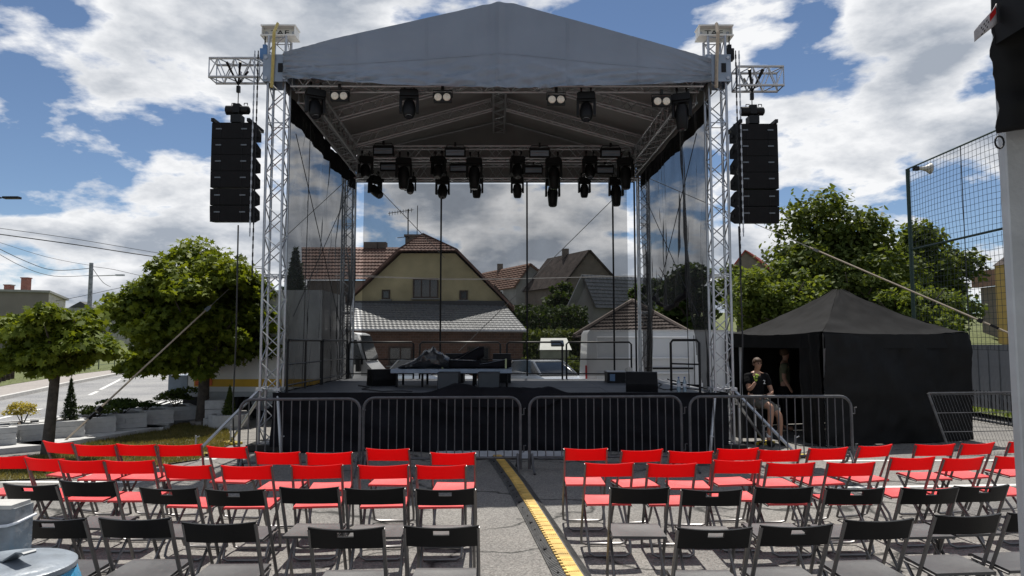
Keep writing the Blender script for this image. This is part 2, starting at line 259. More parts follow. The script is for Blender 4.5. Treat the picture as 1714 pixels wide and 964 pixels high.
def vary(m, amt):                                                 # sun-bleached and worn to different degrees from chair to chair
    nt = m.node_tree; N = nt.nodes.new; L = nt.links.new; b = nt.nodes['Principled BSDF']; src = b.inputs['Base Color'].links[0].from_socket; oi = N('ShaderNodeObjectInfo'); mr = N('ShaderNodeMapRange'); mr.inputs['To Min'].default_value = 1 - amt; mr.inputs['To Max'].default_value = 1 + amt; L(oi.outputs['Random'], mr.inputs['Value'])
    tc = N('ShaderNodeTexCoord'); sc_ = N('ShaderNodeTexNoise'); sc_.inputs['Scale'].default_value = 26; sc_.inputs['Detail'].default_value = 8; sc_.inputs['Roughness'].default_value = .7; sc_.noise_dimensions = '4D'; L(tc.outputs['Object'], sc_.inputs['Vector']); mw = N('ShaderNodeMath'); mw.operation = 'MULTIPLY'; mw.inputs[1].default_value = 40; L(oi.outputs['Random'], mw.inputs[0]); L(mw.outputs[0], sc_.inputs['W'])
    hs = N('ShaderNodeHueSaturation'); L(mr.outputs[0], hs.inputs['Value']); L(src, hs.inputs['Color']); dm = N('ShaderNodeMapRange'); dm.inputs['From Min'].default_value = .60; dm.inputs['From Max'].default_value = .78; dm.inputs['To Max'].default_value = .35; L(sc_.outputs['Fac'], dm.inputs['Value']); mx = N('ShaderNodeMix'); mx.data_type = 'RGBA'; L(dm.outputs[0], mx.inputs['Factor']); L(hs.outputs[0], mx.inputs[6]); mx.inputs[7].default_value = (.22, .19, .17, 1); L(mx.outputs[2], b.inputs['Base Color'])
    rr = N('ShaderNodeMapRange'); rr.inputs['To Min'].default_value = .36; rr.inputs['To Max'].default_value = .62; L(sc_.outputs['Fac'], rr.inputs['Value']); L(rr.outputs[0], b.inputs['Roughness'])
for k_, a_ in (('chair_red', .12), ('seat_red', .14), ('seat_black', .3)): vary(M[k_], a_)
see_through(M['chair_red'], (.92, .010, .014), .45)
def stripes(name, c1, c2, scale):
    m = mat(name, c1, .6); nt = m.node_tree; N = nt.nodes.new; L = nt.links.new; b = nt.nodes['Principled BSDF']
    tc = N('ShaderNodeTexCoord'); mp = N('ShaderNodeMapping'); mp.inputs['Rotation'].default_value = (0, 0, PI / 4); L(tc.outputs['Object'], mp.inputs['Vector'])
    w = N('ShaderNodeTexWave'); w.inputs['Scale'].default_value = scale; w.bands_direction = 'X'; L(mp.outputs[0], w.inputs['Vector'])
    r = N('ShaderNodeValToRGB'); r.color_ramp.interpolation = 'CONSTANT'; r.color_ramp.elements[1].position = .5; r.color_ramp.elements[0].color = (*c1, 1); r.color_ramp.elements[1].color = (*c2, 1); L(w.outputs['Fac'], r.inputs[0]); L(r.outputs[0], b.inputs['Base Color']); return m
M['hazard'] = stripes('hazard_stripe', (.5, .38, .03), (.015, .015, .015), 2.2)
G_REAR, G_SIDE = gauze('black_gauze', .48), gauze('black_side_gauze', .73)
# ------------------------------------------------------------------ leaves and plants
MAPLE = [(0, -.5), (.13, -.22), (.5, -.28), (.3, .02), (.48, .3), (.17, .22), (0, .58), (-.17, .22), (-.48, .3), (-.3, .02), (-.5, -.28), (-.13, -.22)]
OVAL = [(0, -.5), (.28, -.1), (.2, .28), (0, .5), (-.2, .28), (-.28, -.1)]
def leaves(name, pts, nrm, size, m, parent, shape=OVAL, jit=.6, seed=1):
    rng = np.random.default_rng(seed); n = len(pts); k = len(shape); pts = np.asarray(pts, float); nr = np.asarray(nrm, float) + rng.normal(0, jit, (n, 3))
    nr /= np.linalg.norm(nr, axis=1)[:, None] + 1e-9; rv = rng.normal(size=(n, 3)); u = np.cross(nr, rv); u /= np.linalg.norm(u, axis=1)[:, None] + 1e-9; w = np.cross(nr, u)
    sz = size * rng.uniform(.65, 1.25, n); sh = np.array(shape)
    co = pts[:, None, :] + (u[:, None, :] * sh[None, :, :1] + w[:, None, :] * sh[None, :, 1:]) * sz[:, None, None] - nr[:, None, :] * (np.abs(sh[None, :, :1]) * .35 * sz[:, None, None])
    off = np.array(parent.location) if parent is not None else 0
    co = (co - off).reshape(-1, 3); me = bpy.data.meshes.new(name); me.vertices.add(n * k); me.vertices.foreach_set('co', co.ravel()); me.loops.add(n * k); me.loops.foreach_set('vertex_index', np.arange(n * k, dtype=np.int32)); me.polygons.add(n); me.polygons.foreach_set('loop_start', np.arange(0, n * k, k, dtype=np.int32)); me.polygons.foreach_set('loop_total', np.full(n, k, dtype=np.int32)); me.update(calc_edges=True); me.validate()
    return obj(name, me, m, parent)
def crown_points(c, rad, n, rng, lumps=26, lump=.34, flat=-.55, shell=.55, loose=0.0):
    # leaf clumps set about an uneven crown: each clump a small dome with its own outward normal
    c = np.array(c, float); rad = np.array(rad, float); P_, Nn = [], []
    ds = rng.normal(size=(lumps, 3)); ds /= np.linalg.norm(ds, axis=1)[:, None]; ds[:, 2] = np.where(ds[:, 2] < flat, flat + rng.uniform(0, .2, lumps), ds[:, 2])
    rr = rng.uniform(shell, 1.0 + .25 * loose, lumps); cc = c + ds * rr[:, None] * rad * (1 - lump * .6)
    ls = lump * rng.uniform(.5, 1.3, lumps); wts = ls ** 2; wts /= wts.sum()
    for i in range(lumps):
        k = max(4, int(n * wts[i])); d = rng.normal(size=(k, 3)); d /= np.linalg.norm(d, axis=1)[:, None]
        d[:, 2] = (np.abs(d[:, 2]) * .9 - .25) * (1 - loose) + d[:, 2] * loose * .8; rad_i = ls[i] * rng.uniform(.25, 1.1, k) ** .55
        p = cc[i] + (d * rad_i[:, None] + rng.normal(0, .02 + .035 * loose, (k, 3))) * rad
        p[:, 2] = np.maximum(p[:, 2], c[2] + flat * rad[2] + rng.normal(0, .05, k) * rad[2]); P_.append(p); Nn.append(d * .6 + np.array([0, 0, .7]))
    return np.concatenate(P_), np.concatenate(Nn)
def limbs(mb, base, top, r, c, rad, rng, n=9):
    mb.path([base, (V(base) * .5 + V(top) * .5) + V((rng.normal(0, .02), 0, 0)), top], [r * 1.15, r * .95, r * .85], 10)
    for i in range(n):
        a = 2 * PI * i / n + rng.uniform(-.3, .3); e = V((c[0] + rad[0] * .75 * math.cos(a), c[1] + rad[1] * .75 * math.sin(a), c[2] + rad[2] * rng.uniform(-.25, .7)))
        mid = V(top) * .55 + e * .45 + V((0, 0, .12 * rad[2])); mb.path([top, mid, e], [r * .5, r * .3, r * .08], 6)
def tree(name, label, base, top, r, c, rad, n, size, m, seed, shape=OVAL, lumps=30, lump=.34, flat=-.55, group=None, cat='tree', shell=.55, loose=0.0):
    rng = np.random.default_rng(seed); t = thing(name, label, cat, base, 0, group); mb = MB(); limbs(mb, base, top, r, c, rad, rng); part('trunk', mb, M['bark'], t, True)
    p, nn = crown_points(c, rad, n, rng, lumps, lump, flat, shell, loose); leaves('crown', p, nn, size, m, t, shape, .55, seed); return t
def shrub(name, label, base, rad, n, size, m, seed, cat='shrub', group=None, lumps=10, flat=-.7):
    rng = np.random.default_rng(seed); t = thing(name, label, cat, base, 0, group); mb = MB()
    for i in range(5):
        a = i * 1.26; mb.tube(base, V(base) + V((rad[0] * .5 * math.cos(a), rad[1] * .5 * math.sin(a), rad[2] * 1.2)), .012, 4, .005)
    part('stem', mb, M['bark'], t)
    p, nn = crown_points(V(base) + V((0, 0, rad[2])), rad, n, rng, lumps, .5, flat, .25); leaves('foliage', p, nn, size, m, t, OVAL, .6, seed); return t
def cone_tree(name, label, base, h, r, n, size, m, seed, cat='conifer', zb=.06):
    rng = np.random.default_rng(seed); t = thing(name, label, cat, base); mb = MB(); mb.tube(base, V(base) + V((0, 0, h * .95)), r * .12, 6, r * .02); part('trunk', mb, M['bark'], t)
    k = rng.uniform(0, 1, n) ** .7; z = h * (zb + (1 - zb) * (1 - k)); tier = .75 + .25 * np.abs(np.sin(z / h * 34)); a = rng.uniform(0, 2 * PI, n); rr = r * k * tier * rng.uniform(.45, 1.05, n)
    p = np.stack([base[0] + rr * np.cos(a), base[1] + rr * np.sin(a), base[2] + z], 1); nn = np.stack([np.cos(a) * .5, np.sin(a) * .5, np.full(n, .5)], 1)
    leaves('foliage', p, nn, size, m, t, [(0, -.6), (.16, 0), (0, .6), (-.16, 0)], .5, seed); return t
# ================================================================== the setting: ground, road, verge
mb = MB(); mb.grid(lambda u, v: V((-500 + 1000 * u, -60 + 760 * v, 0)), 20, 16); struct('ground', mb, M['asphalt'])
kerb_px = [(-260, 735), (-120, 700), (0, 671), (70, 656), (110, 646), (200, 628), (330, 609), (480, 594)]
near_px = [(-330, 800), (-60, 745), (30, 722), (110, 712), (200, 700), (300, 688), (420, 676), (560, 640), (560, 594)]
rp = [gr(*p) for p in kerb_px] + [gr(*p) for p in reversed(near_px)]
mb = MB(); mb.add([p + V((0, 0, .004)) for p in rp], [tuple(range(len(rp)))]); struct('road', mb, M['road'])
kp = [gr(*p) for p in kerb_px]
mb = MB()
for a, b in zip(kp[:-1], kp[1:]):
    n = V((-(b - a).y, (b - a).x, 0)).normalized(); mb.prism([a, b, b + n * .18, a + n * .18], (0, 0, .13))
struct('kerb', mb, M['kerb'])
mb = MB(); pv = []
for i, p in enumerate(kp):
    a = kp[max(0, i - 1)]; b = kp[min(len(kp) - 1, i + 1)]; n = V((-(b - a).y, (b - a).x, 0)).normalized(); pv.append((p + n * .18, p + n * 1.9, p + n * 60))
for i in range(len(kp) - 1): mb.add([pv[i][0] + V((0, 0, .11)), pv[i + 1][0] + V((0, 0, .11)), pv[i + 1][1] + V((0, 0, .11)), pv[i][1] + V((0, 0, .11))], [(0, 1, 2, 3)])
struct('pavement', mb, M['paving'])
mb = MB()
for i in range(len(kp) - 1): mb.add([pv[i][1] + V((0, 0, .12)), pv[i + 1][1] + V((0, 0, .12)), pv[i + 1][2] + V((0, 0, .5)), pv[i][2] + V((0, 0, .5))], [(0, 1, 2, 3)])
struct('lawn', mb, M['turf'])
def blades(name, tris, n, h, m, seed, label, jit=.35):
    rng = np.random.default_rng(seed); A = np.array([[p[0], p[1], p[2]] for t in tris for p in t]).reshape(-1, 3, 3); ar = np.linalg.norm(np.cross(A[:, 1] - A[:, 0], A[:, 2] - A[:, 0]), axis=1); idx = rng.choice(len(A), n, p=ar / ar.sum())
    r1 = np.sqrt(rng.uniform(size=n)); r2 = rng.uniform(size=n); P_ = (1 - r1)[:, None] * A[idx, 0] + (r1 * (1 - r2))[:, None] * A[idx, 1] + (r1 * r2)[:, None] * A[idx, 2]
    a = rng.uniform(0, 2 * PI, n); w = h * .14; hh = h * rng.uniform(.5, 1.3, n); d = np.stack([np.cos(a), np.sin(a), np.zeros(n)], 1) * w; top = P_ + np.stack([rng.normal(0, jit * h, n), rng.normal(0, jit * h, n), hh], 1)
    co = np.stack([P_ - d, P_ + d, top], 1).reshape(-1, 3); me = bpy.data.meshes.new(name); me.vertices.add(n * 3); me.vertices.foreach_set('co', co.ravel()); me.loops.add(n * 3); me.loops.foreach_set('vertex_index', np.arange(n * 3, dtype=np.int32)); me.polygons.add(n); me.polygons.foreach_set('loop_start', np.arange(0, n * 3, 3, dtype=np.int32)); me.polygons.foreach_set('loop_total', np.full(n, 3, dtype=np.int32)); me.update(calc_edges=True)
    o = obj(name, me, m); return tag(o, label, 'grass', kind='stuff')
blades('lawn_grass', [(pv[i][1], pv[i + 1][1], pv[i + 1][1] + (pv[i][2] - pv[i][1]) * .12) for i in range(2, 6)] + [(pv[i][1], pv[i + 1][1] + (pv[i][2] - pv[i][1]) * .12, pv[i][1] + (pv[i][2] - pv[i][1]) * .12) for i in range(2, 6)], 9000, .16, M['grass'], 3, 'bright green grass of the lawn across the road')
# planted verge under the two round maples
verge = [gr(-120, 812), gr(95, 802), gr(205, 790), gr(330, 771), gr(392, 742), gr(372, 704), gr(300, 712), gr(180, 736), gr(20, 775), gr(-120, 790)]
mb = MB(); mb.add([p + V((0, 0, .02)) for p in verge], [tuple(range(len(verge)))]); struct('verge', mb, M['turf_dry'])
cv = sum(verge, V()) / len(verge)
blades('verge_grass', [(cv + V((0, 0, .02)), verge[i] + V((0, 0, .02)), verge[(i + 1) % len(verge)] + V((0, 0, .02))) for i in range(len(verge))], 26000, .05, M['grass_dry'], 4, 'short half dry grass under the two round trees')
def line(name, a, b, w, label=None, parent=None):
    a, b = V(a), V(b); n = V((-(b - a).y, (b - a).x, 0)).normalized() * w / 2; mb = MB(); mb.add([a + n, a - n, b - n, b + n], [(0, 1, 2, 3)]); o = obj(name, mb.mesh(name), M['marking']); return tag(o, kind='structure')
for (a, b) in [((-20, 704), (19, 696)), ((57, 687), (69, 684)), ((110, 674), (122, 671)), ((150, 661), (163, 655)), ((168, 652), (207, 632)), ((141, 684), (174, 683)), ((98, 701), (116, 700))]:
    line('lane_marking', gr(*a, .008), gr(*b, .008), .14)
for k in range(7):
    x = 190 + k * 16; line('crossing_stripe', gr(x, 686 - k * 1.0, .008), gr(x + 34, 673 - k * .3, .008), .4)
for (a, b) in [((-40, 806), (235, 807)), ((225, 768), (362, 768)), ((1378, 771), (1690, 770)), ((1398, 816), (1720, 811))]:
    line('bay_marking', gr(*a, .004), gr(*b, .004), .11)
# grassy slope the far houses stand on
def hill(u, v):
    x = -60 + 150 * u; y = 37 + 160 * v; s = min(1, max(0, (x + 1) / 5)); s = s * s * (3 - 2 * s); return V((x, y, -.3 + s * (min(1, v * 9) ** 1.2 * 3.2 + v * 7) + .15 * fbm(x * .2, y * .2)))
mb = MB(); mb.grid(hill, 60, 40); struct('hillside', mb, M['turf'], True)
mb = MB(); g = [gr(1600, 690), V((19, 17, 0)), V((60, 50, 0)), V((13, 60, 0)), V((11.6, 19, 0))]
gl = [V((11.5, 8, .012)), V((60, 8, .012)), V((60, 36, .3)), V((11.5, 36, .3))]
mb.add(gl, [(0, 1, 2, 3)]); struct('sports_field', mb, M['turf'])
blades('field_grass', [(V((11.5, 11, .02)), V((17, 11, .02)), V((17, 24, .14))), (V((11.5, 11, .02)), V((17, 24, .14)), V((11.5, 24, .14)))], 16000, .12, M['grass'], 5, 'sunlit green grass behind the bar railing on the right')

# ================================================================== the stage
def frame(p0, p1, up=V((0, 0, 1))):
    d = (V(p1) - V(p0)).normalized(); s = d.cross(up).normalized(); return d, s, s.cross(d)
def truss(name, label, p0, p1, w, h, nb, group=None, m=None, up=V((0, 0, 1)), r=.024, rl=.011, rungs=()):
    m = m or M['alu']; p0, p1 = V(p0), V(p1); d, s, u = frame(p0, p1, up); Ln = (p1 - p0).length; t = thing(name, label, 'truss', p0, 0, group)
    cor = [s * a * w / 2 + u * b * h / 2 for a, b in ((-1, -1), (1, -1), (1, 1), (-1, 1))]
    for c in cor: mb = MB(); mb.tube(p0 + c, p1 + c, r, 8); part('chord', mb, m, t, True)
    for k in range(4):
        a, b = cor[k], cor[(k + 1) % 4]; mb = MB()
        for i in range(nb):
            q0 = p0 + d * Ln * i / nb; q1 = p0 + d * Ln * (i + 1) / nb
            mb.tube(q0 + (a if i % 2 == k % 2 else b), q1 + (b if i % 2 == k % 2 else a), rl, 5)
        for f in (0.004, .996) + tuple(rungs): mb.tube(p0 + d * Ln * f + a, p0 + d * Ln * f + b, rl, 5)
        part('lacing', mb, m, t, True)
    return t
FL, FR = V((-4.16, 12.4, 0)), V((3.63, 12.4, 0)); RL, RR = V((-4.32, 18.6, 0)), V((3.47, 18.6, 0))
def X_(p, z): return V((p.x, p.y, z))
TW = .30
# four towers
def tower(p, ztop, side, front, label):
    t = truss('truss_tower', label, X_(p, .12), X_(p, ztop), TW if front else .27, TW if front else .27, 26 if front else 24, 'stage towers', M['alu'], V((0, 1, 0)), .024, .010, (.0, .13, .40, .405, .78))
    mb = MB(); mb.box((p.x, p.y, .07), (.62, .62, .10)); part('base_block', mb, M['blackmetal'], t)
    for sx, sy in ((-1, -1), (1, -1), (-1, 1), (1, 1)):
        if front:
            foot = V((p.x + sx * (.95 if sx * side > 0 else .42), p.y + sy * .72, .06)); mb = MB(); mb.tube((p.x + sx * .15, p.y + sy * .15, 1.04), foot, .026, 8); part('outrigger', mb, M['alu'], t, True)
            mb = MB(); mb.box((p.x + sx * .15, p.y + sy * .15, 1.04), (.11, .11, .05)); part('clamp', mb, M['alu_dull'], t)
            mb = MB(); mb.box((foot.x, foot.y, .02), (.42, .22, .04), math.atan2(sy * .72, sx * .8)); part('foot_plate', mb, M['hazard'], t)
            mb = MB(); mb.tube((foot.x, foot.y - .04, .04), (foot.x, foot.y - .04, .34), .014, 6); mb.tube((foot.x, foot.y - .04, .30), (foot.x + .06, foot.y - .04, .33), .01, 5); part('levelling_spindle', mb, M['alu_dull'], t)
    if front:
        z0 = at(461, 137, 12.2).z; z1 = at(461, 92, 12.2).z
        mb = MB()
        for sy in (-1, 1): mb.box((p.x, p.y + sy * .22, (z0 + z1) / 2), (.44, .02, z1 - z0))
        for sx in (-1, 1): mb.box((p.x + sx * .21, p.y, (z0 + z1) / 2), (.02, .42, z1 - z0 - .004))
        sl = part('sleeve_block', mb, M['plate'], t)
        for sx in (-1, 1):
            for sz in (z0 + .06, z1 - .06): mb = MB(); mb.lathe([(.03, 0), (.03, .02)], (p.x + sx * .165, p.y - .25, sz), 8, 'Y'); sub('bolt', mb, M['alu'], sl, t)
        mb = MB(); mb.box((p.x + .09, p.y - .237, (z0 + z1) / 2), (.08, .012, .16)); sub('cut_out', mb, M['black'], sl, t)
        zb = ztop
        hb = thing('head_beam', 'white steel head beam lettered TAF on the %s front tower' % ('left' if side < 0 else 'right'), 'beam', (p.x, p.y, zb), 0, 'tower head beams'); mb = MB(); o = V((p.x, p.y, zb))
        for zz, ww in ((.02, .30), (.20, .30)): mb.box(o + V((0, 0, zz)), (.62, ww, .025))
        mb.box(o + V((0, 0, .11)), (.60, .03, .155)); mb.box(o + V((-.29, 0, .11)), (.012, .27, .155)); mb.box(o + V((.29, 0, .11)), (.012, .27, .155)); part('beam', mb, M['beamwhite'], hb)
        for kx, ch_ in ((-.115, 'T'), (0, 'A'), (.115, 'F')): lettering('letter', ch_, .15, M['text'], hb, (kx, -.020, .11), (PI / 2, 0, 0), (1.3, .85, 1))
        for sx in (-.24, .24): mb = MB(); mb.lathe([(.028, 0), (.028, .012)], o + V((sx, -.03, .11)), 8, 'Y'); part('bolt', mb, M['alu_dull'], hb)
        mb = MB(); mb.path([o + V((0, -.17, .22)), o + V((-.015, -.30, .0)), V((p.x - .04, p.y - .25, (z0 + z1) / 2)), V((p.x - .05, p.y - .25, z0 - .12))], .03, 4); q = single('ratchet_strap', mb, M['strap_y'] if side < 0 else M['strap'], 'flat %s lashing strap over the %s tower head' % ('yellow' if side < 0 else 'beige', 'left' if side < 0 else 'right'), 'strap')
        q2 = thing('chain_hoist', 'small %s chain hoist hanging under the %s head beam' % ('blue' if side < 0 else 'black', 'left' if side < 0 else 'right'), 'hoist', (p.x + side * .24, p.y - .1, zb - .3))
        mb = MB(); mb.box(V(q2.location) + V((0, 0, -.03)), (.13, .13, .20)); mb.box(V(q2.location) + V((0, .02, .12)), (.07, .07, .08)); part('housing', mb, M['black'] if side > 0 else mat('blue_housing', (.09, .2, .4), .4), q2)
        mb = MB(); mb.tube(V(q2.location) + V((0, 0, .1)), V(q2.location) + V((0, 0, .31)), .012, 5); part('hook', mb, M['blackmetal'], q2)
    return t
ZT = at(461, 66, 12.4).z
tower(FL, ZT, -1, True, 'silver truss tower at the left front corner of the stage'); tower(FR, ZT, 1, True, 'silver truss tower at the right front corner of the stage')
tower(RL, 6.3, -1, False, 'thin silver truss tower at the left rear of the stage'); tower(RR, 6.3, 1, False, 'thin silver truss tower at the right rear of the stage')
# horizontal and roof trusses
ZE = 6.36
truss('roof_truss', 'front cross truss just below the hanging tarpaulin edge', X_(FL, 6.50) + V((.25, 0, 0)), X_(FR, 6.50) - V((.25, 0, 0)), .30, .30, 30, 'roof trusses', M['alu_dull'])
truss('roof_truss', 'left eave truss running back above the left gauze', X_(FL, ZE) + V((.42, .25, 0)), X_(RL, ZE) + V((.40, -.2, 0)), .30, .34, 22, 'roof trusses', M['alu_dull'])
truss('roof_truss', 'right eave truss running back above the right gauze', X_(FR, ZE) + V((-.42, .25, 0)), X_(RR, ZE) + V((-.40, -.2, 0)), .30, .34, 22, 'roof trusses', M['alu_dull'])
truss('roof_truss', 'upper lighting truss across the back carrying flat strobes', V((-4.15, 17.3, 6.5)), V((3.35, 17.3, 6.5)), .30, .30, 30, 'roof trusses', M['alu_dull'])
truss('roof_truss', 'rearmost cross truss behind the hanging spotlights', V((-4.2, 18.5, 6.32)), V((3.4, 18.5, 6.32)), .30, .38, 30, 'roof trusses', M['alu_dull'])
apex = at(838, 3, 12.1); ZR = apex.z - .28
truss('roof_truss', 'ridge truss running from front to back under the roof peak', V((apex.x, 12.3, ZR)), V((apex.x - .15, 18.6, ZR)), .28, .26, 22, 'roof trusses', M['alu_dull'])
for k, (Y, nm) in enumerate([(12.75, 'front'), (14.7, 'middle'), (16.7, 'rear')]):
    s = -.026 * (Y - 12.4)
    for sd, xx in (('left', FL.x + .3), ('right', FR.x - .3)):
        truss('roof_truss', '%s sloping rafter truss on the %s half of the roof' % (nm, sd), V((xx + s, Y, 6.58)), V((apex.x + s + (-.16 if sd == 'left' else .16), Y, ZR)), .16, .24, 16, 'roof trusses', M['alu_dull'], r=.02, rl=.009)
# canopy
top_px = [(472, 88), (560, 64), (700, 33), (815, 7), (838, 3), (862, 6), (1000, 44), (1100, 72), (1192, 98)]
def topz(x):
    for (a, b) in zip(top_px[:-1], top_px[1:]):
        if x <= b[0]: k = (x - a[0]) / (b[0] - a[0]); return a[1] + (b[1] - a[1]) * k
    return top_px[-1][1]
def boty(x): return 128 + 20 * math.sin(PI * min(1, max(0, (x - 440) / 860))) ** .8
def gable(u, v):
    x = 474 + 716 * u; yy = boty(x) + (topz(x) - boty(x)) * v; p = at(x, yy, 12.08)
    edge = min(u, 1 - u); w = max(0, 1 - v * 2.4)
    cr = 1 - abs(2 * ((u * 7 + v * 5 + .5 * fbm(u * 6, v * 4, 7)) % 1) - 1)
    p.y += -.09 * w * cr ** 4 * (.4 + fbm(u * 4, v * 2, 11)) + .07 * w * fbm(u * 7, v * 34 + 9 * math.sin(u * 5) , 3, 2) + .05 * fbm(u * 9, v * 3, 1) * (w + .15) + .08 * w * fbm(u * 4, v * 16 - u * 14, 4, 2) + .06 * math.exp(-edge * 14) * fbm(u * 60 + v * 20, v * 4, 2) - .05 * w * w + .03 * math.exp(-abs(u - .5) * 30) * math.sin(u * 160)
    return p
can = thing('roof_canopy', 'grey tarpaulin roof canopy with a low gable over the stage', 'canopy', (-.25, 12.1, 6.2))
mb = MB(); mb.grid(gable, 150, 34); part('front_gable', mb, M['pvc'], can, 2)
for u_ in (.17, .335, .5, .665, .83):
    mb = MB(); mb.grid(lambda u, v: gable(u_ + (u - .5) * .0035, .02 + .95 * v) - V((0, .006, 0)), 1, 34); part('welded_seam', mb, M['pvc'], can, 2)
mb = MB(); mb.grid(lambda u, v: gable(u, .40 + .018 * v) - V((0, .007, 0)), 150, 1); part('welded_seam', mb, M['pvc'], can, 2)
for sd in (0, 1):
    rng_ = [(a[0], a[1]) for a in top_px]; pts = [at(x, y, 12.08) for x, y in (rng_[:5] if sd == 0 else rng_[4:])]
    def slope(u, v, pts=pts):
        k = u * (len(pts) - 1); i = min(len(pts) - 2, int(k)); p = pts[i].lerp(pts[i + 1], k - i); q = V((p.x - .17 * v, 12.1 + 6.75 * v, p.z - .012 - .03 * math.sin(PI * v * 3) ** 2)); return q
    mb = MB(); mb.grid(slope, 24, 24); o = part('roof_sheet', mb, M['pvc_in'], can, 2); sm = o.modifiers.new('s', 'SOLIDIFY'); sm.thickness = .012
    mb = MB(); e = pts[0] if sd == 0 else pts[-1]
    mb.grid(lambda u, v: V((e.x - .17 * u + .015 * fbm(u * 20, v * 3, 5), 12.15 + 6.6 * u, e.z - .60 * v - .04 * fbm(u * 6, 0, 3))), 40, 6); part('side_valance', mb, M['pvc_in'], can, 2)
mb = MB()
pl = [at(x, y, 12.08) for x, y in top_px]; base = [V((p.x - .17, 18.86, p.z - .01)) for p in pl]
mb.add(base + [V((base[-1].x, 18.86, 6.15)), V((base[0].x, 18.86, 6.15))], [tuple(range(len(base) + 2))]); part('rear_gable', mb, M['pvc_in'], can)
# PA arms
for sd, p, xs, ys in ((-1, FL, (352, 437), (96, 134)), (1, FR, (1232, 1310), (110, 148))):
    a = at(xs[0], sum(ys) / 2, 12.3); b = at(xs[1], sum(ys) / 2, 12.3); (out, inn) = (a, b) if sd < 0 else (b, a)
    truss('outrigger_truss', 'short silver truss arm sticking out of the %s tower' % ('left' if sd < 0 else 'right'), V((inn.x, 12.4, inn.z)), V((out.x, 12.4, inn.z)), .32, .34, 6, 'speaker arms', M['alu'])
# line arrays
ARR = Proto()
cab = MB(); W2, H2, D = .35, .140, .48
prof = [(-.24, -H2), (-.24, H2), (.0, H2), (D - .24, H2 * .55), (D - .24, -H2 * .55), (.0, -H2)]
cab.prism([(-W2, y, z) for y, z in prof], (2 * W2, 0, 0)); CABM = cab.mesh('cabinet')
gm = MB(); gm.box((0, -.245, 0), (2 * W2 - .02, .012, 2 * H2 - .012)); GRM = gm.mesh('grille')
BDM = MB().box((0, -.256, .03), (.10, .008, .022)).mesh('badge'); DVM = MB().box((0, -.254, 0), (.006, .006, 2 * H2 - .02)).mesh('seam'); HDM = MB().box((0, .06, 0), (.012, .12, .05)).mesh('handle')
for sd, cx, ytop in ((-1, 388, 205), (1, 1268, 207)):
    nm = 'left' if sd < 0 else 'right'; pt = at(cx, ytop, 12.15); arm_z = at(0, 148 if sd < 0 else 160, 12.3).z
    yaw = 0.0
    A = thing('line_array', 'black hanging line array speaker stack of six cabinets at the %s tower' % nm, 'speaker', (pt.x, 12.4, pt.z), yaw, 'hanging speakers')
    z = 0; y = 0; ang = [0, .01, .02, .035, .06, .10]
    for k in range(6):
        z -= H2 + (.022 if k == 4 else .003)
        o = obj('cabinet', CABM, M['black'], A); o.location = (0, y, z); o.rotation_euler = (ang[k], 0, 0)
        obj('grille', GRM, M['grille'], o)
        for me, m, dx in ((BDM, 'binbody', W2 - .13), (DVM, 'blackmetal', .19), (HDM, 'blackmetal', W2 + .006)):
            for s_ in (-1, 1): obj(me.name.split('.')[0], me, M[m], o).location.x = s_ * dx
        z -= H2; y += ang[k] * .2
    mb = MB(); mb.box((0, 0, .045), (.68, .06, .05)); [mb.box((s * .31, .04, .03), (.05, .72, .06)) for s in (-1, 1)]; mb.box((0, 0, .13), (.18, .2, .14)); part('rigging_frame', mb, M['blackmetal'], A, world=False)
    H = thing('motor_hoist', 'black motor chain hoist above the %s speaker stack' % nm, 'hoist', (pt.x + (.0), 12.4, pt.z + .30), 0, 'speaker hoists')
    mb = MB(); mb.lathe([(.04, -.22), (.085, -.2), (.085, .0), (.06, .02), (.075, .04), (.075, .19), (.05, .21)], (0, 0, 0), 12, 'X'); mb.box((0, 0, .02), (.12, .17, .16)); part('motor', mb, M['black'], H, True, False)
    mb = MB(); [mb.path([(x - .03, 0, .09), (x - .03, 0, .13), (x + .03, 0, .13), (x + .03, 0, .09)], .009, 5) for x in (-.08, .14)]; part('handle', mb, M['blackmetal'], H, True, False)
    mb = MB(); mb.tube((0, 0, .1), (0, 0, arm_z - pt.z - .30), .009, 5); mb.box((0, 0, arm_z - pt.z - .28), (.06, .05, .12)); part('chain', mb, M['blackmetal'], H, False, False)
    mb = MB(); mb.path([(-.12, -.26, arm_z - pt.z + .12), (0, -.02, arm_z - pt.z - .20), (.12, -.26, arm_z - pt.z + .12)], .03, 4); mb.path([(-.06, .22, arm_z - pt.z + .12), (0, -.02, arm_z - pt.z - .20), (.08, .2, arm_z - pt.z + .12)], .03, 4); part('sling', mb, M['black'], H, False, False)
    mb = MB(); c0 = V((pt.x + (.03 if sd < 0 else -.26), 12.5, pt.z - 1.75)); mb.path([c0, c0 + V((.02, 0, -2)), c0 + V((-.02, .05, -3.2)), V((c0.x, 12.6, .02)), V((c0.x + .3 * -sd, 12.5, .02))], .014, 5); single('speaker_cable', mb, M['wire'], 'black cable hanging from the %s speaker stack to the ground' % nm, 'cable', 'speaker cables', True)
    for k, (dx, zl) in enumerate(((-.30 * sd, 2.9), (-.22 * sd, 3.6))):
        mb = MB(); pc = V((FL.x - .30 - .06 * k if sd < 0 else FR.x + .30 + .06 * k, 12.15, 0))
        zt = ZT - .35; n = int((zt - zl) / .07)
        for i in range(n): zc = zt - i * .07; mb.box((pc.x, pc.y, zc), (.026 if i % 2 else .010, .010 if i % 2 else .026, .075))
        single('hoist_chain', mb, M['alu_dull'] if k else M['blackmetal'], '%s hoist chain hanging beside the %s front tower' % (('dark', 'bright')[k], nm), 'chain', 'hanging chains')
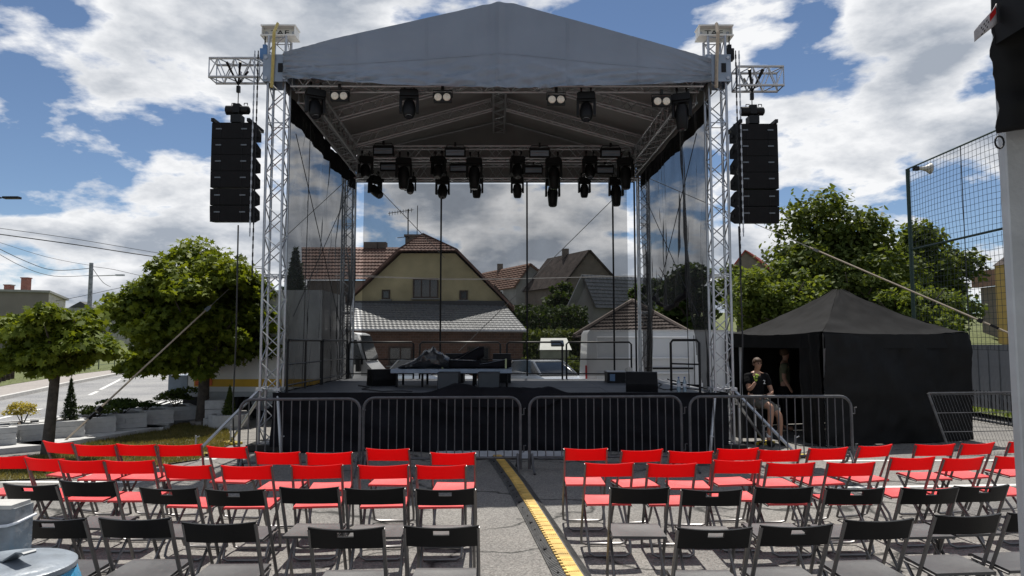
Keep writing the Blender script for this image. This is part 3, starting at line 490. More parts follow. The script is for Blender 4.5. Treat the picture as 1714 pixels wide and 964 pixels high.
# gauze: back cloth and two side cloths
def back(u, v):
    x = -4.0 + 7.1 * u; z = .95 + 5.15 * v; return V((x, 18.95 + .03 * fbm(x * 1.5, z * .4, 2), z))
mb = MB(); mb.grid(back, 40, 20); bk = single('rear_gauze', mb, G_REAR, 'sheer black gauze cloth stretched across the back of the stage', 'gauze', None, 2, (-.4, 18.95, .95))
for k, px in enumerate((596, 739, 882, 1025, 1061)):
    a = at(px, 306, 18.9); mb = MB(); mb.box((a.x, 18.88, 3.55), (.045, .02, 5.2)); single('backdrop_strap', mb, M['black'], '%s black vertical strap from the left on the rear gauze' % ORD[k], 'strap', 'backdrop straps')
mb = MB(); a = at(596, 304, 18.9); mb.tube((a.x, 18.9, a.z), (at(1061, 304, 18.9).x, 18.9, a.z), .03, 6); single('backdrop_pipe', mb, M['black'], 'black pipe along the top edge of the rear gauze', 'pipe')
def side_l(u, v):       # u from front to back, v from bottom to top
    Y = 12.55 + 5.9 * u; x = -3.98 - .026 * (Y - 12.4) - .03; z = .25 + 5.85 * v - .0 * u; f = u ** 1.6
    x += .07 * f * math.sin(u * 44 + v * 7 * (1 - u) + 4 * fbm(u * 3, v, 2)) + .06 * fbm(u * 12 - v * 6, v * 3 + u * 2, 5) + .03 * fbm(u * 8, v * 2, 1) + .05 * math.sin((u * .7 - v) * 13) * .4; return V((x, Y, z))
mb = MB(); mb.grid(side_l, 110, 40); single('side_gauze', mb, G_SIDE, 'black gauze side curtain on the left of the stage', 'gauze', 'side curtains', 2, (-4.2, 15, .25))
def side_r(u, v):
    Y = 12.55 + 5.9 * u; x = 3.50 - .026 * (Y - 12.4) + .04; z = .6 + 5.5 * v; q_ = fbm(u * 7, v * 1.1, 6); x += (.02 + .05 * (1 - v)) * (.5 + q_) * math.sin(u * 48 + 7 * q_ + 9 * (1 - v) * (u - .4)) + .07 * q_ + .03 * fbm(u * 22 + v * 5, v * 2, 8)
    if v < .45:                                             # gathered towards the tie
        k = (1 - v / .45) ** 1.2
        if u > .72: Y = Y + (18.2 - Y) * .45 * k
        elif u < .4: Y = Y + (12.75 - Y) * .5 * k
    return V((x, Y, z))
def hole(u, v):
    top = .40 + .04 * math.sin(u * 9)
    return v < top and .30 - .20 * (1 - v / top) < u < .74
mb = MB(); mb.grid(side_r, 120, 44, hole); sg = single('side_gauze', mb, G_SIDE, 'black gauze side curtain tied open on the right of the stage', 'gauze', 'side curtains', 2, (3.6, 15, .6))
for f_, o_ in ((side_l, [o for o in COL.objects if o.name == 'side_gauze'][0]), (side_r, sg)):
    mb = MB(); mb.grid(lambda u, v: f_(u, .955) + V((0, 0, .46 * v)), 60, 4); obj('top_border', mb.mesh('top_border', 2, V(o_.location)), M['blackcloth'], o_)
mb = MB(); pts = [side_r(u, .40 + .04 * math.sin(u * 9)) for u in np.linspace(.30, .74, 14)]; mb.path(pts, [.05 + .05 * abs(fbm(i * .7, 1)) for i in range(14)], 7); obj('gathered_hem', mb.mesh('gathered_hem', True, V((3.6, 15, .6))), M['blackcloth'], sg)
for sd, xx in (('left', -3.90), ('right', 3.34)):
    for k, ((y0, z0), (y1, z1)) in enumerate((((12.6, 5.6), (17.6, 1.4)), ((17.8, 5.9), (12.7, 2.3)), ((13.6, 6.1), (13.4, 1.0)))):
        s0 = -.026 * (y0 - 12.4); s1 = -.026 * (y1 - 12.4); mb = MB(); mb.tube((xx + s0, y0, z0), (xx + s1, y1, z1), .008, 5); single('bracing_strap', mb, M['wire'], 'thin black strap %s inside the %s gauze' % (('falling towards the back', 'falling towards the front', 'hanging straight')[k], sd), 'strap', 'bracing straps')
for k, (a, b) in enumerate((((590, 270), (745, 432)), ((1062, 298), (768, 588)))):
    mb = MB(); mb.tube(at(*a, 19.3), at(*b, 19.3), .010, 5); single('bracing_wire', mb, M['wire_steel'], 'thin steel wire slanting behind the back of the stage, %s one' % ('left', 'right')[k], 'wire', 'bracing wires')
# deck and skirt
ZD = .97
dk = thing('stage_deck', 'low dark stage platform with plywood deck panels', 'stage', (-.3, 12.2, 0))
for i in range(4):
    for j in range(3):
        x0 = -4.02 + i * 1.905; y0 = 12.24 + j * 1.62; mb = MB(); mb.bx(x0 + .004, x0 + 1.901, y0 + .004, y0 + 1.616, ZD - .09, ZD + random.uniform(-.002, .002)); part('deck_panel', mb, M['deck'], dk)
mb = MB()
for x in (-3.9, -2.0, -.2, 1.7, 3.5):
    for y in (12.5, 14.2, 16.9): mb.tube((x, y, 0), (x, y, ZD - .1), .03, 6)
part('leg_set', mb, M['alu_dull'], dk)
def skirt(u, v):
    x = -4.06 + 7.72 * u; z = .01 + (ZD + .012) * v; return V((x, 12.16 - .10 * (1 - v) * (.5 + .5 * fbm(u * 6, 0, 3)) + .035 * math.sin(u * 70 + 3 * fbm(u * 4, v, 1)) * (1 - v * .8) + .06 * fbm(u * 7 + v * 2.4, v * 1.3, 9), z))
sk = thing('stage_skirt', 'black cloth skirt hanging down the front of the stage', 'cloth', (-.3, 12.16, 0)); mb = MB(); mb.grid(skirt, 150, 16); part('front_cloth', mb, M['blackcloth'], sk, 2)
mb = MB(); mb.grid(lambda u, v: V((-4.06 + .03 * math.sin(u * 40), 12.18 + 4.8 * u, .01 + ZD * v)), 40, 6); part('side_cloth', mb, M['blackcloth'], sk, 2)
mb = MB(); mb.grid(lambda u, v: V((3.66 + .03 * math.sin(u * 40), 12.18 + 4.8 * u, .01 + ZD * v)), 40, 6); part('side_cloth', mb, M['blackcloth'], sk, 2)
def heap(u, v):
    e = min(1, 4.5 * u, 4.5 * (1 - u)); e = e * e * (3 - 2 * e); up = min(1, v * 1.8)
    return V((-1.5 + 2.5 * u + .08 * fbm(v * 3, u * 4, 5), 12.12 - .05 * (1 - v) + .55 * max(0, v - .35) * (.5 + .5 * e), ZD - .20 * (1 - up) * e - .02 * (1 - up) + .012 * up + e * up * (.10 + .10 * max(0, math.sin(u * 7.5 + .3)) * v + .06 * fbm(u * 5, v * 3, 2) - .20 * max(0, v - .6))))
mb = MB(); mb.grid(heap, 60, 16); single('cloth_heap', mb, M['blackcloth'], 'bunched black cloth lying over the middle of the stage front edge', 'cloth', None, 2, (-.3, 12.1, .8))
mb = MB(); mb.grid(lambda u, v: V((-1.25 + 2.15 * u, 11.35 + .62 * v + .04 * fbm(u * 8, v, 2), .012 + .02 * abs(fbm(u * 9, v * 3, 1)) + (.10 * max(0, v - .7)))), 40, 8); single('ground_sheet', mb, M['tarp'], 'crumpled pale plastic sheet on the ground under the stage skirt', 'sheet', None, 2, (-.2, 11.5, .0))
# guard rails
def rail(label, pts, posts, zt=1.88):
    t = thing('guard_rail', label, 'railing', (pts[0][0], pts[0][1], ZD), 0, 'stage guard rails'); P0 = V((*pts[0], 0)); P1 = V((*pts[1], 0)); d = (P1 - P0).normalized()
    mb = MB(); mb.path([P0 + V((0, 0, ZD)), P0 + V((0, 0, zt - .05)), P0 + d * .05 + V((0, 0, zt)), P1 - d * .05 + V((0, 0, zt)), P1 + V((0, 0, zt - .05)), P1 + V((0, 0, ZD))], .022, 7); part('frame', mb, M['blackmetal'], t, True)
    for z in (ZD + .12, (ZD + zt) / 2 + .03): mb = MB(); mb.tube(P0 + V((0, 0, z)), P1 + V((0, 0, z)), .016, 6); part('rail', mb, M['blackmetal'], t, True)
    for k in range(1, posts): q = P0.lerp(P1, k / posts); mb = MB(); mb.tube(q + V((0, 0, ZD)), q + V((0, 0, zt)), .02, 6); part('post', mb, M['blackmetal'], t, True)
rail('black guard rail along the left edge of the stage, front section', ((-3.93, 12.5), (-3.93, 14.7)), 2); rail('black guard rail along the left edge of the stage, back section', ((-3.93, 14.8), (-3.93, 17.0)), 1)
for k, (a, b) in enumerate(((-3.9, -2.35), (-2.2, -.28), (-.12, 1.2), (1.3, 2.85))): rail('black guard rail along the back of the stage, %s section from the left' % ORD[k], ((a, 17.05), (b, 17.05)), 1, 1.84)
rail('short black guard rail near the right front corner of the stage', ((2.88, 12.95), (3.28, 12.5)), 1)
# ================================================================== lights
MH = Proto()
b = MB(); b.box((0, 0, -.06), (.34, .26, .11)); b.box((0, 0, .005), (.30, .22, .03)); MH.add('base', b, M['black'])
for s in (-1, 1): b = MB(); b.tube((s * .09, 0, .0), (s * .09, 0, .12), .014, 5); b.box((s * .09, 0, .13), (.04, .07, .07)); MH.add('clamp', b, M['blackmetal'])
b = MB(); [b.box((s * .155, 0, -.25), (.05, .14, .32), None, .9) for s in (-1, 1)]; b.box((0, 0, -.125), (.34, .16, .05)); MH.add('yoke', b, M['black'])
def head(tilt, long):
    h = MB(); R = Matrix.Rotation(tilt, 3, 'X'); pr = [(.05, .17), (.10, .14), (.125, .02), (.12, -.10), (.10, -.14 - long), (.085, -.16 - long)]; h.lathe(pr, (0, 0, 0), 12, 'Z'); h.v = [tuple(R @ V(p) + V((0, 0, -.33))) for p in h.v]; return h
HEADS = [head(-.35, .02), head(.15, .06), head(-.9, .10), head(.0, .16)]
lens = MB(); lens.lathe([(.07, -.165), (.07, -.17)], (0, 0, 0), 12)
MHS = []
for i, hm in enumerate(HEADS):
    P_ = Proto(); P_.parts = list(MH.parts); P_.add('head', hm, M['black'], True); l2 = MB(); R = Matrix.Rotation((-.35, .15, -.9, 0)[i], 3, 'X'); ln = (.02, .06, .10, .16)[i]
    l2.lathe([(.075, -.163 - ln), (.07, -.172 - ln)], (0, 0, 0), 12); l2.v = [tuple(R @ V(p) + V((0, 0, -.33))) for p in l2.v]; P_.add('lens', l2, M['lens_dark']); MHS.append(P_)
def hang(px, py, Y, kind, label, group, sc_=1.0, rz=0.0): MHS[kind].place('moving_head_light', label, 'stage light', at(px, py, Y), rz, group, scale=sc_)
for k, (x, y, kd, rz) in enumerate(((528, 153, 0, .5), (685, 153, 0, .1), (981, 158, 0, -.1), (1141, 160, 3, -.4))): hang(x, y, 12.35, kd, '%s black moving head from the left under the front truss' % ORD[k], 'front truss moving heads', .95, rz)
for k, x in enumerate((612, 676, 734, 794, 866, 927, 987, 1047)): hang(x, 264 + (k % 2) * 3, 17.15, (0, 3)[k % 2], '%s black moving head from the left in the upper row at the back' % ORD[k], 'upper back moving heads', 1.0 + .12 * (k % 2), (.4, .1, -.3, 0, .2, -.2, .1, -.4)[k])
for k, x in enumerate((628, 687, 741, 798, 866, 925, 978, 1031)): hang(x, 297 + (0, 0, 1, 1, 1, 3, 2, 2)[k], 18.35, (2, 0, 0, 1, 1, 3, 1, 3)[k], '%s black moving head from the left in the lowest row at the back' % ORD[k], 'lowest back moving heads', (1.05, .85, 1.05, .95, .95, 1.1, .9, 1.1)[k], (.9, .1, 0, .1, -.1, 0, .1, 0)[k])
BL = Proto(); b = MB(); b.box((0, 0, -.10), (.31, .12, .17)); BL.add('housing', b, M['black']); b = MB(); b.path([(-.17, 0, -.1), (-.17, 0, .03), (.17, 0, .03), (.17, 0, -.1)], .01, 5); b.box((0, 0, .07), (.05, .07, .09)); BL.add('bracket', b, M['blackmetal'])
for s in (-1, 1): b = MB(); b.lathe([(.068, 0), (.062, -.012), (.03, -.02), (.001, -.022)], (s * .077, -.062, -.10), 16, 'Y'); BL.add('lamp', b, M['lens'], True)
for k, (x, y) in enumerate(((569, 152), (741, 154), (931, 158), (1107, 161))): BL.place('blinder_light', 'twin round blinder lamp under the front truss, %s from the left' % ORD[k], 'stage light', at(x, y, 12.25), 0, 'front blinders', rx=.12)
ST = Proto(); b = MB(); b.box((0, 0, -.12), (.50, .14, .24)); ST.add('housing', b, M['black']); b = MB(); b.box((0, -.074, -.13), (.44, .01, .13)); ST.add('reflector', b, M['plate']); b = MB(); b.tube((-.2, -.085, -.12), (.2, -.085, -.12), .012, 6); ST.add('flash_tube', b, M['alu_dull'], True); b = MB(); b.path([(-.26, 0, -.1), (-.2, 0, .06), (.2, 0, .06), (.26, 0, -.1)], .012, 5); b.box((0, 0, .08), (.05, .06, .1)); ST.add('bracket', b, M['blackmetal'])
for k, (x, y) in enumerate(((642, 244), (762, 247), (903, 248), (1022, 248))): ST.place('strobe_light', 'flat strobe light on the upper back truss, %s from the left' % ORD[k], 'stage light', at(x, y, 17.1), 0, 'upper strobes', rx=.15)
for k, (x, y) in enumerate(((652, 272), (768, 274), (893, 277), (1012, 277))): ST.place('strobe_light', 'flat strobe light between the moving heads, %s from the left' % ORD[k], 'stage light', at(x, y, 18.2), 0, 'lower strobes', scale=.95, rx=.15)
# ================================================================== things on the deck
WG = Proto(); b = MB(); b.prism([(-.29, -.20, 0), (-.29, -.24, .12), (-.29, -.02, .36), (-.29, .20, .36), (-.29, .24, .0)], (.58, 0, 0)); WG.add('cabinet', b, M['black']); b = MB(); b.prism([(-.27, -.235, .135), (-.27, -.04, .345), (-.27, -.046, .352), (-.27, -.243, .14)], (.54, 0, 0)); WG.add('grille', b, M['grille']); b = MB(); [b.box((s * .292, .05, .2), (.01, .14, .04)) for s in (-1, 1)]; WG.add('handle', b, M['blackmetal'])
p = gr(640, 645, ZD); WG.place('floor_monitor', 'black wedge floor monitor on the left of the deck', 'speaker', p, .5, 'floor monitors', scale=.9)
p = gr(1066, 652, ZD); WG.place('floor_monitor', 'black wedge floor monitor on the right of the deck', 'speaker', V((p.x, 12.75, ZD)), -.15, 'floor monitors', scale=.95)
rs = thing('riser', 'grey topped low riser table in the middle of the deck', 'riser', (-1.2, 14.2, ZD)); z = at(755, 618, 13.9).z
mb = MB(); mb.bx(-2.36, .0, 13.9, 14.9, z - .075, z); part('top', mb, M['plate'], rs)
for x in (-2.25, -1.75, -1.2, -.75, -.1):
    for y in (13.98, 14.8): mb = MB(); mb.tube((x, y, ZD), (x, y, z - .08), .025, 6); part('leg', mb, M['blackmetal'], rs)
for k, (x0, x1) in enumerate(((732, 768), (800, 836))):
    a, b_ = at(x0, 640, 13.3), at(x1, 640, 13.3); t = thing('speaker_box', 'flat fronted dark box before the riser, %s one' % ('left', 'right')[k], 'speaker', (a.x, 13.3, ZD), 0, 'boxes before the riser'); mb = MB(); mb.bx(a.x, b_.x, 13.3, 13.75, ZD, ZD + .31); part('cabinet', mb, M['black'], t); mb = MB(); mb.bx(a.x + .01, b_.x - .01, 13.285, 13.298, ZD + .01, ZD + .30); part('grille', mb, mat('grey_grille', (.05, .056, .062), .7), t)
def lump(p0, p1, prof, w, seed):
    mb = MB(); n = len(prof) * 3; rings = []
    for i in range(n + 1):
        k = i / n; q = V(p0).lerp(V(p1), k); j = k * (len(prof) - 1); a = int(min(len(prof) - 2, j)); h = prof[a] + (prof[a + 1] - prof[a]) * (j - a)
        rings.append([q + V((.02 * fbm(k * 9, m_, seed), math.cos(2 * PI * m_ / 14) * w * (1 + .3 * fbm(k * 7, m_, seed + 1)), max(0, (.5 + .5 * math.sin(2 * PI * m_ / 14))) * h * (1 + .25 * fbm(k * 11, m_ * .7, seed + 2)))) for m_ in range(14)])
    mb.rings(rings); return mb
a = at(668, 617, 14.2); zz = z + .003
single('crumpled_sheet', lump((a.x, 14.3, zz), (at(752, 617, 14.2).x, 14.3, zz), [.05, .12, .20, .34, .40, .30, .2], .28, 1), M['gloss_bag'], 'crumpled shiny black plastic sheet on the left end of the riser', 'sheet', None, True, (a.x, 14.3, zz))
def case(label, x0, x1, h0, h1, bandx, seed, y=14.35, lift=0.0, band=True):
    a, b_ = at(x0, 617, y), at(x1, 617, y); t = thing('instrument_bag', label, 'bag', (a.x, y, zz)); mb = MB()
    rings = []
    for i in range(9):
        k = i / 8; x = a.x + (b_.x - a.x) * k; h = h0 + (h1 - h0) * k; lo = lift * max(0, k - .35) / .65; e = .82 if i in (0, 8) else 1
        rings.append([V((x, y + .17 * e * math.cos(q) * abs(math.cos(q)) ** -.35 if abs(math.cos(q)) > .01 else y, zz + lo + (h - lo) * (.5 + .5 * e * math.copysign(abs(math.sin(q)) ** .6, math.sin(q))))) for q in [2 * PI * m_ / 12 + .13 for m_ in range(12)]])
    mb.rings(rings); part('body', mb, M['blackcloth'], t, True)
    if band:
        k = bandx; x = a.x + (b_.x - a.x) * k; h = h0 + (h1 - h0) * k; mb = MB(); mb.box((x, y - .005, zz + h / 2), (.035, .37, h * 1.02)); part('band', mb, mat('reflective_band', (.35, .38, .2), .5), t)
    mb = MB(); mb.path([(a.x + .1, y - .17, zz + h0 * .9), (a.x + .3 * (b_.x - a.x), y - .20, zz + h0 * 1.05), (b_.x - .1, y - .17, zz + h1 * .93)], .008, 5); part('zip', mb, M['chrome'], t)
case('long black instrument bag with a pale band, flat on the riser', 728, 806, .17, .17, .18, 1); case('black instrument bag propped up at a slant on the riser', 752, 810, .18, .46, .93, 2, 14.6, .2, False); case('short black instrument bag at the right end of the riser', 795, 856, .10, .20, .85, 3)
for k, (x0, x1, y0, y1, yy) in enumerate(((744, 776, 592, 617, 15.4), (825, 855, 592, 618, 15.4))):
    a, b_ = at(x0, y1, yy), at(x1, y0, yy); t = thing('flight_case', 'black flight case behind the riser, %s one' % ('left', 'right')[k], 'case', (a.x, yy, ZD), 0, 'cases behind the riser'); mb = MB(); mb.bx(a.x, b_.x, yy, yy + .5, ZD, b_.z); part('body', mb, M['black'], t); mb = MB(); mb.bx(a.x - .006, b_.x + .006, yy - .006, yy + .506, b_.z - .14, b_.z - .125); part('trim', mb, M['alu_dull'], t)
a, b_ = at(1017, 640, 15.4), at(1063, 623, 15.4); t = thing('equipment_rack', 'low black equipment case with a silver top right of the back strap', 'case', (a.x, 15.4, ZD)); mb = MB(); mb.bx(a.x, b_.x, 15.4, 15.9, ZD, b_.z); part('body', mb, M['black'], t); mb = MB(); mb.bx(a.x - .008, b_.x + .008, 15.39, 15.91, b_.z + .001, b_.z + .016); part('lid', mb, M['alu'], t); mb = MB(); mb.bx(a.x + .05, a.x + .16, 15.385, 15.397, ZD + .04, b_.z - .04); part('front_unit', mb, mat('blue_unit', (.1, .17, .28), .4), t); mb = MB(); mb.lathe([(.09, 0), (.08, .05), (.03, .09)], (b_.x - .1, 15.6, b_.z + .017), 10); part('lamp_dome', mb, M['offwhite'], t, True)
BT = Proto(); b = MB(); b.lathe([(.030, 0), (.034, .01), (.034, .14), (.032, .15), (.034, .17), (.014, .225), (.013, .24)], (0, 0, 0), 12); BT.add('bottle_body', b, M['bottle'], True); b = MB(); b.lathe([(.0345, .09), (.0345, .14)], (0, 0, 0), 12); BT.add('paper_label', b, M['sock']); b = MB(); b.lathe([(.016, .238), (.016, .26)], (0, 0, 0), 10); BT.add('cap', b, mat('blue_cap', (.03, .1, .3), .4))
for k, x in enumerate((1135, 1145)): p = V((at(x, 652, 12.7).x, 12.65, ZD + .003)); BT.place('water_bottle', '%s of two clear water bottles on the deck corner' % ('left', 'right')[k], 'bottle', p, k, 'water bottles')
def cable(name, label, px, z=None, r=.011, m='wire'):
    pts = []; 
    for i in range(len(px) - 1):
        for j in range(4): k = j / 4; pts.append(gr(px[i][0] * (1 - k) + px[i + 1][0] * k, px[i][1] * (1 - k) + px[i + 1][1] * k, (ZD if z is None else z) + r + .002))
    pts.append(gr(*px[-1], (ZD if z is None else z) + r + .002)); mb = MB(); mb.path(pts, r, 5); single(name, mb, M[m], label, 'cable', None, True)
cable('stage_cable', 'black cable looping on the deck beside the left monitor', [(600, 645), (618, 648), (606, 651), (640, 655), (672, 654), (690, 655)]); cable('stage_cable', 'black cable coil behind the right monitor', [(1086, 651), (1100, 648), (1108, 643), (1100, 640), (1092, 645), (1112, 652), (1150, 650), (1170, 652)])
# ================================================================== crowd barriers
def barrier(label, A, B, hook=True):
    A, B = V((*A, 0)), V((*B, 0)); d = (B - A).normalized(); Ln = (B - A).length; n = V((-d.y, d.x, 0)); t = thing('crowd_barrier', label, 'barrier', A, 0, 'crowd barriers'); H = 1.05; z0 = .19; rr = .16
    def q(s, z): return A + d * s + V((0, 0, z))
    arc = lambda cx, cz, a0, a1: [q(cx + rr * math.cos(a0 + (a1 - a0) * k / 5), cz + rr * math.sin(a0 + (a1 - a0) * k / 5)) for k in range(6)]
    mb = MB(); mb.path([q(0, .03)] + arc(rr, H - rr, PI, PI / 2) + arc(Ln - rr, H - rr, PI / 2, 0) + [q(Ln, .03)], .021, 8); part('frame', mb, M['galv'], t, True)
    mb = MB(); mb.tube(q(0, z0), q(Ln, z0), .019, 8); part('bottom_rail', mb, M['galv'], t, True)
    nb = max(8, round(Ln / .118)); me = MB().tube((0, 0, z0), (0, 0, H - .01), .0085, 6).mesh('bar', True)
    for i in range(1, nb):
        s = Ln * i / nb; o = obj('bar', me, M['galv'], t); o.location = d * s; o.rotation_euler = (random.uniform(-.006, .006), random.uniform(-.006, .006), 0)
        if s < rr * .6 or s > Ln - rr * .6: o.scale = (1, 1, .955)
    for s in (.04, Ln - .04): mb = MB(); mb.path([q(s, z0 + .05) - n * .0, q(s, .10) - n * .1, q(s, .015) - n * .33], .018, 7); mb.path([q(s, z0 + .05), q(s, .10) + n * .1, q(s, .015) + n * .33], .018, 7); part('foot', mb, M['galv'], t, True)
    for z in (.27, .80): mb = MB(); mb.path([q(Ln, z), q(Ln + .05, z), q(Ln + .05, z + .09), q(Ln + .08, z + .09)], .010, 5); part('hook', mb, M['galv'], t, True)
def top(x, y=667): p = gr(x, y, 1.04); return (p.x, p.y)
barrier('dark steel crowd barrier before the left tower, leftmost of the four', top(402, 670), top(603, 668.5)); barrier('dark steel crowd barrier second from the left, before the riser', top(609, 667), top(871, 666)); barrier('dark steel crowd barrier third from the left, right of the yellow ramp', top(886, 666), top(1140, 664.5)); barrier('dark steel crowd barrier before the right tower and seated man', top(1154, 665), top(1424, 664.5))
# ================================================================== cable ramp
rc = [gr(*p) for p in ((833, 768), (862, 807), (876, 829), (896, 861), (921, 903), (955, 961), (1010, 1052))]
ramp_t = thing('cable_ramp', 'black and yellow rubber cable ramp running between the seat blocks', 'cable ramp', rc[0])
def rpos(s):
    k = s * (len(rc) - 1); i = min(len(rc) - 2, int(k)); a = rc[max(0, i - 1)]; b_ = rc[i]; c = rc[i + 1]; d_ = rc[min(len(rc) - 1, i + 2)]; t = k - i
    return .5 * ((2 * b_) + (c - a) * t + (2 * a - 5 * b_ + 4 * c - d_) * t * t + (3 * b_ - a - 3 * c + d_) * t ** 3)
L_ = [rpos(i / 400) for i in range(401)]; acc = [0]
for i in range(400): acc.append(acc[-1] + (L_[i + 1] - L_[i]).length)
def rat(m):
    for i in range(400):
        if acc[i + 1] >= m: k = (m - acc[i]) / (acc[i + 1] - acc[i] + 1e-9); return L_[i].lerp(L_[i + 1], k), (L_[i + 1] - L_[i]).normalized()
    return L_[-1], (L_[-1] - L_[-2]).normalized()
seg = .92; ns = int(acc[-1] / seg)
W_ = .15; tooth = .075
for si in range(ns):
    mbk, mby, mbh = MB(), MB(), MB(); s0, s1 = si * seg + .004, (si + 1) * seg - .004; n = 12
    prof = [(-W_, .0), (-W_, .012), (-.062, .052), (.062, .052), (W_, .012), (W_, .0)]
    rings = []
    for i in range(n + 1):
        c, d = rat(s0 + (s1 - s0) * i / n); nn = V((d.y, -d.x, 0)); rings.append([c + nn * x + V((0, 0, z + .003)) for x, z in prof])
    mbk.rings(rings); part('rubber_section', mbk, M['rubber'], ramp_t)
    n2 = int((s1 - s0) / tooth)
    for i in range(n2):                                     # toothed yellow lid
        a0 = s0 + (s1 - s0) * i / n2; a1 = s0 + (s1 - s0) * (i + 1) / n2
        for (m0, m1, ex) in ((a0, (a0 + a1) / 2, .074), ((a0 + a1) / 2, a1, .048)):
            c0, d0 = rat(m0); c1, d1 = rat(m1); n0 = V((d0.y, -d0.x, 0)); n1 = V((d1.y, -d1.x, 0)); mby.prism([c0 - n0 * .050 + V((0, 0, .056)), c0 + n0 * ex + V((0, 0, .056)), c1 + n1 * ex + V((0, 0, .056)), c1 - n1 * .050 + V((0, 0, .056))], (0, 0, .012))
        if i % 2: 
            c, d = rat((a0 + a1) / 2); nn = V((d.y, -d.x, 0))
            for kx in range(-2, 3): mby.box(c + nn * kx * .018 + V((0, 0, .070)), (.010, .022, .006), math.atan2(d.y, d.x) + PI / 2)
    part('yellow_lid', mby, M['yellow'], ramp_t)
    for f in (.2, .5, .8):
        c, d = rat(s0 + (s1 - s0) * f); nn = V((d.y, -d.x, 0)); mbh.box(c + nn * .112 + V((0, 0, .034)), (.03 if f == .5 else .012, .045 if f == .5 else .03, .02), math.atan2(d.y, d.x) + PI / 2)
    part('slot', mbh, M['black'], ramp_t)
    mbg = MB()
    for i in range(26):
        c, d = rat(s0 + (s1 - s0) * (i + .5) / 26); nn = V((d.y, -d.x, 0))
        for sg_ in (-1, 1): mbg.prism([c + nn * sg_ * .075 + V((0, 0, .047)) - d * .005, c + nn * sg_ * .145 + V((0, 0, .016)) - d * .005, c + nn * sg_ * .145 + V((0, 0, .016)) + d * .005, c + nn * sg_ * .075 + V((0, 0, .047)) + d * .005], (0, 0, .006))
    tag(part('tread_ribs', mbg, M['rubber'], ramp_t), kind='stuff')
# ================================================================== folding chairs
def chair_proto(col, slot):
    P_ = Proto(); m = M['chair_red'] if col == 'red' else M['chair_black']; W = .215; tube = M['chair_tube']
    # curved backrest panel with optional grip slot: thin shell with thickness
    def back_(dy):
        def fn(u, v): x = -W + 2 * W * u; c = 1 - (2 * u - 1) ** 2; z = .672 + .128 * v - .010 * c * v + .004 * c * (1 - v); return V((x, -.012 - .035 * c * 1.0 + (.8 - z) * .44 + dy, z))
        return fn
    nu, nv = 28, 8; b = MB(); skip = (lambda u, v: slot and .40 < u < .60 and .60 < v < .88)
    def shell():
        f0, f1 = back_(-.011), back_(.011); g0 = MB(); idx = {}
        vs = []
        for s, f in ((0, f0), (1, f1)):
            for j in range(nv + 1):
                for i in range(nu + 1): idx[(s, i, j)] = len(vs); vs.append(f(i / nu, j / nv))
        on = {(i, j) for i in range(nu) for j in range(nv) if not skip((i + .5) / nu, (j + .5) / nv)}; fs = []
        for (i, j) in on:
            for s in (0, 1): fs.append((idx[(s, i, j)], idx[(s, i + 1, j)], idx[(s, i + 1, j + 1)], idx[(s, i, j + 1)]))
            for (di, dj, a, b_) in ((-1, 0, (i, j), (i, j + 1)), (1, 0, (i + 1, j), (i + 1, j + 1)), (0, -1, (i, j), (i + 1, j)), (0, 1, (i, j + 1), (i + 1, j + 1))):
                if (i + di, j + dj) not in on: fs.append((idx[(0, *a)], idx[(0, *b_)], idx[(1, *b_)], idx[(1, *a)]))
        return g0.add(vs, fs)
    P_.add('backrest', shell(), m, True)
    b = MB(); s = .19
    def seat(dz):
        return lambda u, v: V(((-.195 + .39 * u) * (1 - .05 * v), .02 + .36 * v, .442 + .012 * v - .010 * math.sin(PI * u) * math.sin(PI * v) - (.012 if v > .93 else 0) + dz))
    top_, bot = seat(0), seat(-.018); nu2, nv2 = 8, 10; vs = [top_(i / nu2, j / nv2) for j in range(nv2 + 1) for i in range(nu2 + 1)] + [bot(i / nu2, j / nv2) for j in range(nv2 + 1) for i in range(nu2 + 1)]; K = (nu2 + 1) * (nv2 + 1); fs = []
    for j in range(nv2):
        for i in range(nu2): a = j * (nu2 + 1) + i; fs += [(a, a + 1, a + nu2 + 2, a + nu2 + 1), (K + a, K + a + 1, K + a + nu2 + 2, K + a + nu2 + 1)]
    per = [(i, 0) for i in range(nu2)] + [(nu2, j) for j in range(nv2)] + [(nu2 - i, nv2) for i in range(nu2)] + [(0, nv2 - j) for j in range(nv2)]
    ids = [j * (nu2 + 1) + i for i, j in per]
    for a, b_ in zip(ids, ids[1:] + ids[:1]): fs.append((a, b_, K + b_, K + a))
    b.add(vs, fs); P_.add('seat', b, M['seat_' + col], True)
    def oval(pts, r=.0125): g = MB(); g.path(pts, r, 6); return g
    x = .207
    P_.add('back_frame', oval([(-x, -.012, .79), (-x, .045, .665), (-x, .30, .10), (-x + .006, .33, .03), (-x + .05, .345, .013), (x - .05, .345, .013), (x - .006, .33, .03), (x, .30, .10), (x, .045, .665), (x, -.012, .79)]), tube, True)
    x = .182
    P_.add('leg_frame', oval([(-x, .34, .425), (-x, .03, .10), (-x + .006, -.005, .03), (-x + .05, -.02, .013), (x - .05, -.02, .013), (x - .006, -.005, .03), (x, .03, .10), (x, .34, .425)]), tube, True)
    P_.add('seat_bracket', MB().path([(-.196, .03, .42), (-.196, .33, .425), (.196, .33, .425), (.196, .03, .42)], .008, 5), tube)
    return P_
CH = {('red', 0): chair_proto('red', False), ('black', 0): chair_proto('black', False), ('black', 1): chair_proto('black', True)}
